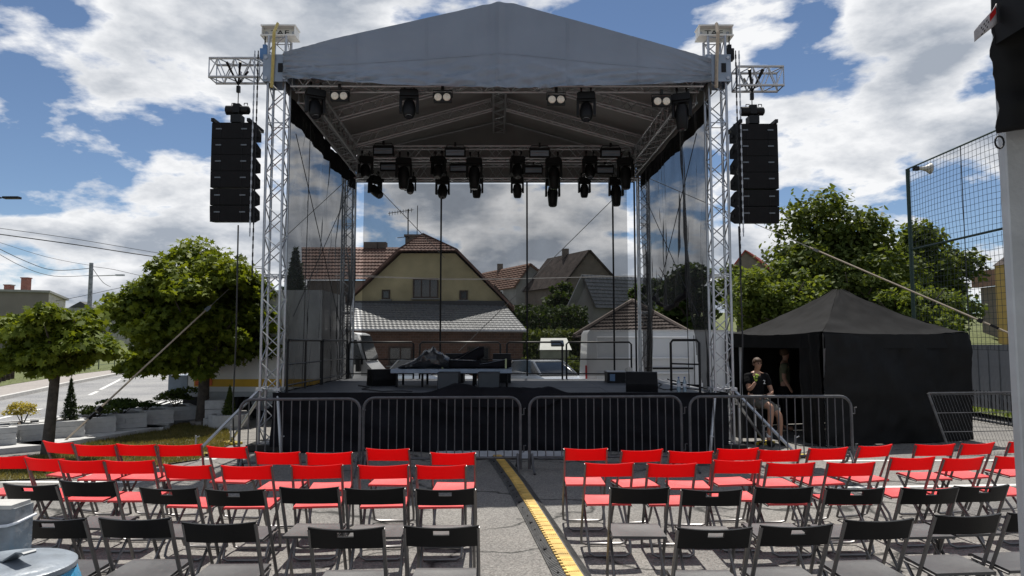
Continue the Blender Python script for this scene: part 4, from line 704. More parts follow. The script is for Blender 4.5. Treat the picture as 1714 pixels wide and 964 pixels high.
ROWS = [
 ('red', 'front row', 'left', [(74.6, 738, 122.7, 742.3), (133, 744.5, 188, 745), (200.6, 743.5, 257, 744.8), (274, 745.3, 329.7, 744), (351, 747, 410, 748.6), (432, 757, 498, 757), (516, 758.7, 586.5, 757), (612.5, 751, 686.4, 751.6), (721.3, 758, 795.5, 758)]),
 ('red', 'front row', 'right', [(943.7, 751, 1017, 751), (1038, 755, 1110, 752), (1120, 755.4, 1192, 756), (1199, 752, 1269.6, 750), (1271, 753.6, 1338, 752.4), (1354, 751.5, 1416.6, 749), (1433, 748.5, 1495, 743.5), (1534.5, 744.6, 1594, 743.6), (1606, 744, 1665, 740.4), (1688, 740.4, 1745, 738)]),
 ('red', 'second row', 'left', [(-22, 763.5, 35, 763.5), (48, 765.5, 103, 768.6), (107.5, 770, 168, 771), (185.5, 771.4, 250.5, 771), (277.5, 777.7, 351.7, 779.5), (374.4, 780, 453, 779.5), (488.5, 779.5, 573, 777.5), (599.4, 779.5, 684, 778), (696.5, 779.5, 780, 778.7)]),
 ('red', 'second row', 'right', [(978, 775.7, 1061, 775), (1083, 776.4, 1165, 776), (1194.7, 770.5, 1273, 770.5), (1282.5, 775.5, 1363, 774.6), (1384.5, 775, 1462.5, 774), (1491, 766.5, 1561.5, 765), (1579, 768, 1643, 765), (1668, 764.4, 1735, 763)]),
 ('black', 'third row', 'left', [(14.4, 810, 91.6, 812.3, 1), (108, 805, 190, 806, 0), (238, 816, 328.4, 818, 1), (348, 819.4, 441, 820, 1), (467, 816, 569.5, 816, 0), (576, 818, 679, 816.5, 0), (697, 819, 794, 818, 1)]),
 ('black', 'third row', 'right', [(1020, 816, 1121, 816.6, 0), (1141.5, 819.4, 1239, 820, 1), (1261, 816, 1360.5, 815.4, 0), (1383, 817.5, 1476, 817, 1), (1512, 817.5, 1597.5, 816, 1), (1600.5, 814.5, 1682, 812, 1)]),
 ('black', 'last row', 'left', [(40, 868, 133, 869, 1), (167, 867.5, 288, 868, 0), (306.6, 875, 430, 874.5, 0), (516.4, 884, 644, 883, 1), (676.5, 881, 802, 880.7, 1)]),
 ('black', 'last row', 'right', [(1132.7, 884.5, 1257, 883.5, 1), (1272, 881, 1391, 877.5, 1), (1409.4, 871.5, 1529, 868, 0), (1557, 863.5, 1677, 860, 0), (1681.5, 860, 1795, 856, 0)])]
for col, row, side, cs in ROWS:
    for k, c in enumerate(cs):
        a = gr(c[0], c[1], .797); b_ = gr(c[2], c[3], .797); mid = (a + b_) / 2; d = b_ - a; yaw = math.atan2(d.y, d.x) * .85; slot = c[4] if len(c) > 4 else 0
        lab = '%s%s folding chair, %s from left, %s %s of ramp' % ('slotted ' if slot else 'plain ' if col == 'black' else '', col, ORD[k], row, side)
        t = CH[(col, slot)].place('folding_chair', lab, 'chair', (mid.x, mid.y, .006), yaw, 'folding chairs facing the stage')
# ================================================================== left side: trees, planters, truck, pole
b0 = gr(78, 764); T1c = at(88, 577, 11.6)
tree('maple_tree', 'small round maple with a bare dark trunk at the far left', b0, at(93, 622, 11.6), .085, (T1c.x, 11.7, T1c.z - .02), (1.02, 1.02, .80), 14000, .135, M['leaf'], 11, MAPLE, 60, .36, -.72, shell=.25, loose=.3)
b0 = gr(338, 712); Y2 = b0.y; c2 = at(312, 535, Y2)
tree('maple_tree', 'large dense round maple between the road and the left tower', b0, at(342, 630, Y2), .13, (c2.x, Y2 + .3, c2.z + .02), (1.74, 1.7, 1.78), 36000, .155, M['leaf'], 12, MAPLE, 110, .30, -.80, shell=.45, loose=.3)
mb = MB(); [mb.box(b0 + V((.16 * math.cos(a), .16 * math.sin(a), .05)), (.16, .12, .1), a) for a in np.linspace(0, 5.6, 8)]; single('stone_ring', mb, M['paving'], 'ring of rough stones at the foot of the large maple', 'stones', base=b0)
# whitewashed block planters
PLn = [(-30, 752, 34), (22, 745, 34), (88, 738, 34), (142, 730, 34), (196, 722, 34), (243, 715, 34), (285, 708, 34)]
ctr = []
for k, (x, y, a) in enumerate(PLn):
    p = gr(x, y); ctr.append(p)
    t = thing('stone_planter', 'whitewashed block planter, %s from the left in the row by the road' % ORD[k], 'planter', p, 0, 'whitewashed planters'); R = math.radians(a)
    nx = 2; W2_ = .50; rot = Matrix.Rotation(R, 3, 'Z')
    for lay in range(3):
        for face in range(4):
            long = (face % 2) == (lay % 2); ln = .98 if long else .755; n = [V((0, -1, 0)), V((1, 0, 0)), V((0, 1, 0)), V((-1, 0, 0))][face]; u = V((-n.y, n.x, 0)); cut = random.uniform(-.12, .12)
            for a_, b__ in ((-ln / 2, cut - .003), (cut + .003, ln / 2)):
                mb = MB(); mb.box(p + rot @ (u * (a_ + b__) / 2 + n * (.433 - .006 * lay + random.uniform(-.004, .004))) + V((0, 0, .105 + .097 * lay + .047)), (b__ - a_, .11, .0945), R + math.atan2(u.y, u.x)); part('block', mb, M['stonewhite'], t)
    mb = MB(); mb.box(p + V((0, 0, .33)), (.80, .80, .06), R); part('soil', mb, M['soil'], t)
bw = thing('low_wall', 'low whitewashed base wall carrying the row of planters', 'wall', gr(0, 760)); pw = [gr(-120, 790), gr(0, 768), gr(110, 757), gr(200, 742), gr(260, 731), gr(315, 722), gr(330, 712)]
for a, b_ in zip(pw[:-1], pw[1:]):
    n = V((-(b_ - a).y, (b_ - a).x, 0)).normalized() * 1.1; mb = MB(); mb.prism([a + n * .43, b_ + n * .43, b_ + n, a + n], (0, 0, .10)); part('wall_section', mb, M['stonewhite'], bw)
def onp(k, dx=0, dy=0, z=.35): return ctr[k] + V((dx, dy, z))
shrub('yellow_shrub', 'yellow feathery shrub in the planter beside the thin maple', onp(1, .15), (.30, .28, .26), 900, .05, M['leaf_yellow'], 21)
cone_tree('dwarf_cypress', 'small dark pointed cypress in the white planter', onp(2, .3), .82, .17, 1500, .06, M['conifer'], 22)
shrub('low_shrub', 'trailing green plant in the white planter right of the cypress', onp(3, .2), (.42, .3, .14), 700, .06, M['leaf_mid'], 23)
shrub('dark_shrub', 'dark spreading shrub hanging over the planter edge', onp(4, .1), (.62, .4, .2), 1500, .07, M['leaf_dark'], 24)
shrub('low_shrub', 'tiny dark plant in the fifth planter', onp(5, .0), (.28, .25, .13), 400, .06, M['leaf_dark'], 25)
shrub('green_shrub', 'bushy light green shrub in the planter nearest the large maple', onp(6, .1), (.55, .4, .27), 1600, .06, M['leaf_mid'], 26)
p = gr(383, 716); t = thing('round_planter', 'round whitewashed block planter right of the large maple', 'planter', p); mb = MB(); mb.lathe([(.40, 0), (.42, .08), (.42, .29), (.36, .30), (.35, .22), (.01, .22)], p, 12); part('bowl', mb, M['stonewhite'], t); mb = MB(); mb.lathe([(.35, .25), (.01, .27)], p, 12); part('soil', mb, M['soil'], t)
cone_tree('dwarf_conifer', 'small green conifer standing in the round planter', p + V((0, 0, .25)), .66, .18, 1500, .06, M['leaf_mid'], 27)
p = gr(352, 716); mb = MB(); [mb.box(p + V((.02 * (k % 2), .3, .1 + .19 * k)), (.42, .36, .18), .1 * k) for k in range(3)]; single('block_pillar', mb, M['stonewhite'], 'short whitewashed block pillar behind the large maple trunk', 'pillar', base=p)
# box truck behind the big maple
tk = thing('box_truck', 'white box truck with a yellow side stripe behind the large maple', 'truck', (-8.2, 17.2, 0)); yb = 17.2
x0, x1 = at(283, 650, yb).x, -4.6; zb = at(300, 664, yb).z
mb = MB(); mb.bx(x0 + .45, x1, yb, yb + 2.4, zb + .12, 3.1); part('box_body', mb, M['vanwhite'], tk)
mb = MB(); mb.bx(x0 + .6, x1, yb - .012, yb - .003, zb + .24, zb + .42); part('side_stripe', mb, M['stripe_y'], tk)
mb = MB(); mb.bx(x0 + .45, x1 + .01, yb - .02, yb + .05, zb, zb + .115); part('side_skirt', mb, M['alu_dull'], tk)
mb = MB(); mb.bx(x0 - .02, x0 + .44, yb - .01, yb + 2.35, zb + .03, zb + .5); mb.bx(x0 - .02, x0 + .03, yb, yb + .05, zb + .5, 2.6); part('tail_lift', mb, M['plate'], tk)
mb = MB(); mb.bx(x0 + .2, x1, yb + .3, yb + 2.1, zb - .35, zb - .02); part('chassis', mb, M['black'], tk)
for px in (517, 600):
    a = at(220 + px * .2075, 645, yb); mb = MB(); mb.bx(a.x, a.x + .16, yb - .03, yb - .014, zb + .27, zb + (.62 if px < 550 else .47)); part('warning_plate', mb, M['orange'], tk)
for xw in (at(437, 700, yb).x, at(437, 700, yb).x - 1.0):
    mb = MB(); mb.lathe([(.44, 0), (.47, .05), (.47, .22), (.44, .27)], (xw, yb + .04, .47), 20, 'Y'); w = part('wheel', mb, M['tyre'], tk, True); mb = MB(); mb.lathe([(.27, -.012), (.24, .03), (.1, .06), (.08, -.02), (.01, -.02)], (xw, yb + .04, .47), 14, 'Y'); sub('rim', mb, M['alu'], w, tk, True)
    mb = MB(); mb.path([(xw + .56 * math.cos(a), yb + .14, .47 + .56 * math.sin(a)) for a in np.linspace(.2, PI - .2, 10)], .03, 5); part('mudguard', mb, M['blackmetal'], tk, True)
# flat roofed house, pole, wires, street lamp
Yb = 58; t = thing('flat_roof_house', 'flat roofed pale house across the road on the far left', 'house', (at(30, 600, Yb).x, Yb, 0)); a, b_, c = at(-160, 490, Yb), at(82, 490, Yb), at(110, 503, Yb + 5)
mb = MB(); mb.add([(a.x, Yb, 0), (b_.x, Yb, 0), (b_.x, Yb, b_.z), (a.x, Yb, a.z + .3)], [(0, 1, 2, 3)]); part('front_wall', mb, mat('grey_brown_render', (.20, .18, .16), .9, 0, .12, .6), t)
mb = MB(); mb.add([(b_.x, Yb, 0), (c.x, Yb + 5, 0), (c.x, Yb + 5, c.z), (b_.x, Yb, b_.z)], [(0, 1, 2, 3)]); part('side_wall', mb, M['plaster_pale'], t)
mb = MB(); mb.prism([(a.x, Yb - .2, a.z + .3), (b_.x + .2, Yb - .2, b_.z), (c.x + .3, Yb + 5, c.z), (a.x, Yb + 9, c.z)], (0, 0, .18)); part('roof', mb, M['plaster_grey'], t)
for fx, w, h in ((.2, .5, 1.3), (.6, 1.5, 1.2)):
    q = V((b_.x + (c.x - b_.x) * (fx + .08), Yb + 5 * fx, 3.2)); mb = MB(); mb.box(q + V((.03, 0, 0)), (.08, w * 1.1, h), math.atan2(5, c.x - b_.x) - PI / 2); part('window', mb, M['glass'], t)
for k, (x, h) in enumerate(((43, 24), (15, 12))):
    q = at(x, 489, Yb + 2); mb = MB(); mb.box((q.x, Yb + 2, q.z + h * .024), (.55, .5, h * .05)); mb.box((q.x, Yb + 2, q.z + h * .05), (.65, .6, .08)); part('chimney', mb, M['chimney'], t)
mb = MB(); Yd = 75; a, b_ = at(108, 512, Yd), at(190, 512, Yd); t = thing('dark_house', 'dark low house roof showing beside the utility pole', 'house', (a.x, Yd, 0)); mb.bx(a.x, b_.x, Yd, Yd + 8, 0, a.z - .2); part('wall', mb, M['plaster_grey'], t); mb = MB(); mb.prism([(a.x, Yd - .3, a.z - .9), (b_.x, Yd - .3, a.z - .9), (b_.x - 1, Yd + 3, a.z), (a.x, Yd + 3, a.z)], (0, .1, .05)); part('roof', mb, M['felt'], t); q = at(134, 510, Yd); mb = MB(); mb.prism([(q.x - 1.2, Yd, q.z - .3), (q.x + 1.2, Yd, q.z - .3), (q.x, Yd, q.z + .35)], (0, 1.5, 0)); part('dormer', mb, M['felt'], t)
Yp = 45; pp = at(151, 500, Yp); pt_ = at(153, 440, Yp); t = thing('utility_pole', 'grey concrete utility pole with a thin lamp arm', 'pole', (pp.x, Yp, 0)); mb = MB(); mb.tube((pp.x, Yp, 0), (pt_.x, Yp, pt_.z), .17, 8, .12); part('pole', mb, M['concrete'], t, True); e = at(201, 460.5, Yp); mb = MB(); mb.tube((pt_.x, Yp, at(0, 462, Yp).z), e, .03, 5); part('lamp_arm', mb, M['alu_dull'], t); mb = MB(); mb.box(e, (.5, .2, .1)); part('lamp_head', mb, M['alu_dull'], t)
mb = MB(); q = at(14, 331, 20); mb.tube((q.x - 1.2, 20, q.z - .05), (q.x - .2, 20, q.z), .025, 6); mb.box(q + V((.1, 0, 0)), (.45, .16, .06)); t = single('street_lamp', mb, M['black'], 'dark street lamp head poking in at the left edge', 'street lamp', None, False, q)
def wire(label, px, Ya, Yb_, r=.012, sag=0, m='wire'):
    n = len(px) - 1; pts = []
    for i, (x, y) in enumerate(px): pts.append(at(x, y, Ya + (Yb_ - Ya) * i / n))
    sm = []
    for i in range(n):
        for j in range(5):
            t = j / 5; a = pts[max(0, i - 1)]; b = pts[i]; c = pts[i + 1]; d = pts[min(n, i + 2)]; sm.append(.5 * ((2 * b) + (c - a) * t + (2 * a - 5 * b + 4 * c - d) * t * t + (3 * b - a - 3 * c + d) * t ** 3))
    sm.append(pts[-1]); mb = MB(); mb.path(sm, r, 5); single('overhead_wire', mb, M[m], label, 'wire', 'overhead wires', True)
wire('overhead wire, topmost, crossing left of the stage', [(-30, 378), (120, 399), (300, 429), (440, 447)], 30, 34); wire('thick overhead wire, second from the top, left of the stage', [(-30, 388), (130, 410), (270, 431), (440, 450)], 30, 34, .022)
wire('sagging overhead wire reaching the pole top from the left', [(-30, 396), (60, 425), (110, 437), (151, 444)], 38, 45); wire('overhead wire sagging low before the pole', [(-30, 402), (40, 436), (90, 452), (151, 449)], 38, 45, .02); wire('lowest overhead wire reaching the pole from the left', [(-30, 408), (35, 445), (90, 462), (151, 461)], 38, 45, .016)
wire('overhead wire leaving the pole to the right', [(153, 446), (190, 451), (240, 462), (300, 470)], 45, 52, .016); wire('thin overhead wire leaving the pole downwards', [(153, 446), (172, 472), (185, 480)], 45, 60, .02); wire('overhead wire joining the far houses', [(80, 506), (130, 497), (190, 484), (260, 470)], 60, 60, .02)
wire('festoon wire across the cream house', [(560, 461), (660, 465), (760, 468), (860, 467), (980, 464), (1070, 463)], 25, 25, .011, 0, 'wire_steel'); wire('upper festoon wire across the cream house', [(560, 458), (700, 465), (860, 466), (1070, 461)], 25.5, 25.5, .007, 0, 'wire_steel')
# guy straps
def guy(label, A, T, f0, f1, col):
    A, T = V(A), V(T); t = thing('guy_strap', label, 'strap', A, 0, 'guy straps'); mb = MB(); mb.tube(A, A.lerp(T, f0), .019, 4); part('webbing', mb, M['strap'], t); mb = MB(); mb.tube(A.lerp(T, f0), T, .009, 5); part('steel_rope', mb, M['wire_steel'], t); q = A.lerp(T, f1); mb = MB(); mb.box(q, (.10, .08, .09), (T - A).to_track_quat('X', 'Z').to_matrix()); mb.box(A.lerp(T, f1 * .8), (.16, .05, .05), (T - A).to_track_quat('X', 'Z').to_matrix()); part('ratchet', mb, M['blackmetal'], t); mb = MB(); mb.box(A.lerp(T, f0 * .97), (.12, .06, .06), (T - A).to_track_quat('X', 'Z').to_matrix()); part('shackle', mb, M[col], t)
guy('long guy strap with a ratchet running up left of the stage', gr(104, 742, .05), X_(RL, 6.2), .42, .09, 'plate'); guy('long guy strap running up from the right fence to the roof', at(1765, 590, 14.0), X_(RR, 6.25), .52, .14, 'wire_steel')
# fence and pavement details far left
t = thing('picket_fence', 'dark wooden picket fence on the far left lawn', 'fence', gr(0, 655)); a, b_ = gr(-60, 662) + V((-.5, .8, .1)), gr(24, 640) + V((-.6, .6, .1))
for i in range(9): q = a.lerp(b_, i / 8); mb = MB(); mb.box(q + V((0, 0, .6)), (.32, .05, 1.2)); part('board', mb, M['wood'], t)
for z in (.2, .5): mb = MB(); mb.tube(a + V((0, -.06, z)), b_ + V((0, -.06, z)), .04, 4); part('rail', mb, M['wood'], t)
t = thing('wire_fence', 'thin dark wire fence on the lawn behind the leftmost maple', 'fence', gr(30, 640)); a, b_ = gr(26, 640) + V((0, 1, .1)), gr(250, 612) + V((-2, 4, .1))
for i in range(8): q = a.lerp(b_, i / 7); mb = MB(); mb.tube(q, q + V((0, 0, 1.3)), .03, 5); part('post', mb, M['greenmetal'], t)
for z in (.3, .7, 1.1): mb = MB(); mb.tube(a + V((0, 0, z)), b_ + V((0, 0, z)), .012, 4); part('strand', mb, M['greenmetal'], t)
# ================================================================== houses behind the stage
def tiles(name, A, B, C, D, nx, ny, m, parent, root, th=.035):        # A,B lower edge; D,C upper edge; one tilted pan per tile
    A, B, C, D = map(V, (A, B, C, D)); n = (B - A).cross(D - A).normalized(); n = n if n.z > 0 else -n; mb = MB(); P_ = lambda u, v: A.lerp(B, u).lerp(D.lerp(C, u), v)
    for j in range(ny):
        for i in range(nx):
            u0, u1, v0, v1 = i / nx, (i + .98) / nx, j / ny, (j + 1.04) / ny; um = (u0 + u1) / 2; j_ = random.uniform(0, .006)
            a, b, c, d = P_(u0, v0) + n * th, P_(um, v0) + n * th * 1.7, P_(um, min(1, v1)) + n * (.012 + j_), P_(u0, min(1, v1)) + n * .004; e, f = P_(u1, v0) + n * th, P_(u1, min(1, v1)) + n * .004
            mb.add([a, b, c, d, e, f, P_(u0, v0), P_(u1, v0)], [(0, 1, 2, 3), (1, 4, 5, 2), (6, 7, 4, 1, 0)])
    o = obj(name, mb.mesh(name, False, V(root.location), False), m, parent); o['kind'] = 'stuff'; return o
def window(t, x0, x1, y0, y1, Y, frame_=M['wood'], n=2):
    a, b_ = at(x0, y1, Y), at(x1, y0, Y); w = .07; mb = MB(); mb.bx(a.x, b_.x, Y - .02, Y + .08, a.z, a.z + w); mb.bx(a.x, b_.x, Y - .02, Y + .08, b_.z - w, b_.z); mb.bx(a.x, a.x + w, Y - .021, Y + .08, a.z + w, b_.z - w); mb.bx(b_.x - w, b_.x, Y - .021, Y + .08, a.z + w, b_.z - w)
    for k in range(1, n): xx = a.x + (b_.x - a.x) * k / n; mb.bx(xx - .03, xx + .03, Y - .018, Y + .06, a.z + w, b_.z - w)
    f = part('window', mb, frame_, t); mb = MB(); mb.bx(a.x + .01, b_.x - .01, Y + .01, Y + .03, a.z + .01, b_.z - .01); sub('pane', mb, M['glass'], f, t); mb = MB(); mb.bx(a.x - .08, b_.x + .08, Y - .12, Y + .02, a.z - .06, a.z - .003); sub('sill', mb, M['plaster_grey'], f, t)
Y = 34.0; H = thing('cream_house', 'cream gabled house with half hipped tiled roof behind the stage', 'house', (-4, Y, 0)); g = lambda x, y, yy=Y: at(x, y, yy)
wall = [g(560, 640), g(560, 520), g(590, 500), g(672, 424), g(762, 424), g(850, 512), g(850, 640)]; wall[0].z = wall[-1].z = 0
mb = MB(); mb.prism(wall, (0, 9, 0)); part('gable_wall', mb, M['plaster_cream'], H)
window(H, 691, 734, 466, 499, Y - .06, M['wood'], 3); window(H, 639, 653, 485, 501, Y - .06, M['wood'], 1); window(H, 769, 783, 486, 502, Y - .06, M['wood'], 1)
ap = g(708, 395, Y + 1.2)
mb = MB()
for (p0, p1, p2) in ((g(574, 514), g(668, 423), ap), (g(858, 517), g(766, 423), ap)):
    for a, b_ in ((p0, p1), (p1, p2)):
        a2, b2 = V((a.x, Y - .35 if a is not p2 else a.y, a.z)), V((b_.x, Y - .35 if b_ is not p2 else b_.y, b_.z)); mb.prism([a2, b2, b2 + V((0, 0, .16)), a2 + V((0, 0, .16))], (0, .06, 0))
part('verge_board', mb, M['woodtrim'], H)
lo, ro = g(572, 512), g(860, 515)
for sd, (e, k_) in (('l', (g(572, 512), g(668, 421))), ('r', (g(860, 516), g(767, 421)))):
    up_ = V((ap.x, Y + 9.3, ap.z)); E0, K0 = V((e.x, Y - .35, e.z + .05)), V((k_.x, Y - .35, k_.z + .05)); E1 = V((e.x, Y + 9.3, e.z + .05)); R0 = V((ap.x, ap.y, ap.z + .05)); R1 = V((ap.x, Y + 9.3, ap.z + .05))
    mb = MB(); mb.add([E0, K0, R0, R1, E1], [(0, 1, 2, 3, 4)]); o = part('roof_slope', mb, M['tile_red'], H); o.modifiers.new('s', 'SOLIDIFY').thickness = .08; 
    tiles('roof_tiles', E0, E1, R1, R0 + (K0 - R0) * .0, 30, 16, M['tile_red'], o, H)
hl, hr = V((g(668, 421).x, Y - .37, g(668, 423).z + .03)), V((g(767, 421).x, Y - .37, g(767, 423).z + .03))
mb = MB(); mb.add([hl, hr, V((ap.x, ap.y, ap.z + .06))], [(0, 1, 2)]); o = part('half_hip', mb, M['tile_red'], H); tiles('roof_tiles', hl, hr, V((ap.x + .08, ap.y, ap.z + .06)), V((ap.x - .08, ap.y, ap.z + .06)), 14, 7, M['tile_red'], o, H, .05)
for (x, y, Yc, w, h) in ((692, 409, Y + 3, .75, 1.0),):
    q = at(x, y, Yc); mb = MB(); mb.box((q.x, Yc, q.z - .1), (w, w, h)); mb.box((q.x, Yc, q.z + h * .42), (w + .12, w + .12, .1)); part('chimney', mb, M['plaster_dark'], H)
# cross wing on the left
a, b_, c, d = at(505, 468, Y + 3), at(668, 468, Y + 3), at(672, 414, Y + 6), at(505, 414, Y + 6); mb = MB(); mb.add([a, b_, c, d], [(0, 1, 2, 3)]); o = part('wing_roof', mb, M['tile_red'], H); tiles('roof_tiles', a, b_, c, d, 30, 10, M['tile_red'], o, H, .05); mb = MB(); mb.bx(a.x + .2, b_.x, Y + 3.3, Y + 8.6, 0, a.z - .02); part('wing_wall', mb, M['plaster_dark'], H)
for x in (622, 640): q = at(x, 411, Y + 6); mb = MB(); mb.box(q, (.8 if x < 630 else .5, .5, .35)); part('chimney', mb, M['plaster_dark'], H)
mb = MB(); q = at(683, 400, Y + 2.6); q2 = at(683, 350, Y + 2.6); mb.tube(q, q2, .035, 5); mb.tube(at(650, 357, Y + 2.6), at(692, 351, Y + 2.6), .02, 4)
for k in range(9): x = 652 + k * 4.6; mb.tube(at(x, 357 - k * .7 + 4, Y + 2.6), at(x, 357 - k * .7 - 3, Y + 2.6), .013, 4)
mb.tube(at(698, 400, Y + 2.6), at(699, 344, Y + 2.6), .02, 4); mb.tube(at(665, 398, Y + 2.6), at(683, 396, Y + 2.6), .02, 4); part('aerial', mb, M['wire'], H)
# lean-to with metal tile roof and brick wall
Yl = 31.0; A_, B_, C_, D_ = at(552, 551, Yl), at(882, 553, Yl), at(845, 510, Y - .05), at(552, 503, Y - .05)
mb = MB(); mb.add([A_, B_, C_, D_], [(0, 1, 2, 3)]); o = part('lean_to_roof', mb, M['tile_grey'], H); tiles('metal_tiles', A_, B_, C_, D_, 44, 12, M['tile_grey'], o, H, .026)
mb = MB(); mb.bx(at(566, 600, Yl).x, at(876, 600, Yl).x, Yl + .3, Y - .1, 0, A_.z - .05); part('brick_wall', mb, M['brick'], H)
mb = MB(); mb.tube(A_ + V((0, -.05, -.03)), B_ + V((0, -.05, -.03)), .06, 6); part('gutter', mb, M['alu_dull'], H)
for (x0, x1) in ((650, 690), (782, 820)): window(H, x0, x1, 580, 612, Yl + .26, M['wood'], 2)
mb = MB(); mb.bx(at(575, 0, Y).x, at(845, 0, Y).x, Y - .30, Y - .02, at(0, 516, Y).z, at(0, 504, Y).z); part('eave_shadow_strip', mb, M['felt'], H)  # dark strip standing in for the main eave's shadow on the lean-to
def gable_house(name, label, Y, apx, le, re, base_y, depth, roofm, wallm, side=None, chim=None, nx=16, ny=10, win=()):
    a, l, r = at(*apx, Y), at(*le, Y), at(*re, Y); zb = max(-.5, at(0, base_y, Y).z - 4); t = thing(name, label, 'house', (a.x, Y, zb)); dx = V(side) if side else V((0, depth, 0))
    mb = MB(); mb.prism([V((l.x, Y, zb)), V((r.x, Y, zb)), V((r.x, Y, r.z)), V((a.x, Y, a.z)), V((l.x, Y, l.z))], dx); part('wall', mb, wallm, t)
    for e in (l, r):
        o_ = (e - a).normalized() * .35; E0 = e + o_ + V((0, -.25, .06)); A0 = a + V((0, -.25, .06)); mb = MB(); mb.add([E0, E0 + dx, A0 + dx, A0], [(0, 1, 2, 3)]); o = part('roof_slope', mb, roofm, t); o.modifiers.new('s', 'SOLIDIFY').thickness = .1; tiles('roof_tiles', E0, E0 + dx, A0 + dx, A0, nx, ny, roofm, o, t, .05)
    if chim: q = a + dx * chim[0] + V((chim[1], 0, .1)); mb = MB(); mb.box(q, (.55, .55, 1.0)); part('chimney', mb, M['plaster_dark'], t)
    for (x0, x1, y0, y1) in win: window(t, x0, x1, y0, y1, Y - .05, M['white'], 1)
    return t
gable_house('grey_house', 'grey gabled house with an orange tile roof, between cream house and brown house', 62, (888, 442), (864, 477), (917, 465), 530, 9, M['tile_orange'], M['plaster_grey'], (-4.6, 9, 0), (.6, 0), win=((838, 842, 486, 496),))
gable_house('brown_house', 'dark brown gabled house with a steep roof behind the shed', 56, (987, 421), (945, 476), (1024, 462), 530, 9, M['tile_dark'], M['plaster_dark'], (-3.0, 6, 0), (.5, -.2), win=())
gable_house('white_cottage', 'small white gable with a dark roof right of the cream house', 48, (826, 480), (800, 510), (860, 517), 540, 5, M['tile_dark'], M['plaster_pale'], None, None, 8, 6)
gable_house('grey_shed', 'grey shed with a ribbed tile roof behind the white van', 42, (974, 462), (954, 505), (993, 508), 560, 5, M['tile_grey'], M['plaster_grey'], (5.2, 2.6, 0), None, 22, 9, win=((975, 988, 538, 552),))
Yh = 29; t = thing('hipped_house', 'low brick outbuilding with a dark hipped roof behind the van', 'house', (at(1058, 560, Yh).x, Yh, 0)); apx_ = at(1058, 505, Yh + 3); l_, r_ = at(958, 566, Yh), at(1158, 560, Yh); bl, br = V((l_.x + .6, Yh + 6, l_.z)), V((r_.x, Yh + 6, r_.z))
for k, (a, b_) in enumerate(((l_, r_), (bl, l_), (r_, br))): mb = MB(); mb.add([a, b_, apx_], [(0, 1, 2)]); o = part('roof_slope', mb, M['tile_dark'], t); tiles('roof_tiles', a, b_, apx_ + (b_ - a) * .01, apx_ - (b_ - a) * .01, 24, 11, M['tile_dark'], o, t, .05)
mb = MB(); mb.tube(apx_ + V((0, -.02, .06)), l_ + (apx_ - l_) * .03 + V((0, 0, .06)), .09, 6); mb.tube(apx_ + V((0, -.02, .06)), r_ + V((0, 0, .06)), .09, 6); part('hip_ridge', mb, mat('ridge_tile', (.11, .085, .072), .9), t); mb = MB(); mb.bx(l_.x + .5, r_.x - .5, Yh + .4, Yh + 5.6, 0, l_.z - .02); part('wall', mb, M['brick'], t)
gable_house('red_roof_house', 'house with bright red roofs behind the right tower', 70, (1247, 420), (1215, 462), (1292, 455), 500, 8, M['roofred'], M['plaster_dark'], (3.2, 6, 0), None)
Yo = 44; x0 = at(1664, 437, Yo + 3).x; zo = at(1664, 437, Yo).z; t = thing('ochre_building', 'ochre block with a dark tiled roof at the right edge behind the net', 'house', (x0, Yo, 0)); mb = MB(); mb.bx(x0, x0 + 9, Yo, Yo + 3, 0, zo); part('wall', mb, M['ochre'], t); mb = MB(); mb.prism([(x0 - .1, Yo - .2, zo), (x0 + 9, Yo - .2, zo), (x0 + 9, Yo - .2, zo + 1.0), (x0 + 1.2, Yo - .2, zo + 1.0)], (0, 3.3, 0)); part('roof', mb, M['tile_dark'], t)
xw = at(1641, 478, Yo + 6).x; zw = at(1641, 478, Yo + 4).z; mb = MB(); mb.bx(xw, x0 + 4, Yo + 3.1, Yo + 6, 0, zw); part('wing_wall', mb, M['plaster_dark'], t); mb = MB(); mb.prism([(xw - .2, Yo + 3.05, zw), (x0 + .4, Yo + 3.05, zw), (x0 + .4, Yo + 3.05, zw + 1.1)], (0, 3, 0)); part('wing_roof', mb, M['tile_orange'], t)
t = thing('greenhouse', 'small pale greenhouse beside the parked silver car', 'greenhouse', (at(930, 600, 27).x, 27, 0)); a, b_, c = at(903, 570, 27), at(957, 570, 27), at(930, 566, 28); mb = MB(); mb.add([(a.x, 27, a.z - .35), (b_.x, 27, b_.z - .35), (b_.x - .1, 28.2, b_.z + .1), (a.x + .1, 28.2, a.z + .1)], [(0, 1, 2, 3)]); mb.add([(a.x + .1, 28.2, a.z + .1), (b_.x - .1, 28.2, b_.z + .1), (b_.x, 29.4, b_.z - .4), (a.x, 29.4, b_.z - .4)], [(0, 1, 2, 3)]); part('roof', mb, M['pool'], t); mb = MB(); mb.bx(a.x + .1, b_.x - .1, 27.1, 29.3, 0, a.z - .38); part('wall', mb, mat('greenhouse_wall', (.3, .32, .25), .5), t); mb = MB(); mb.box(((a.x + b_.x) / 2 + .1, 27.6, a.z - .09), (.5, .5, .04), Matrix.Rotation(.35, 3, 'X')); part('roof_window', mb, M['glass'], t)
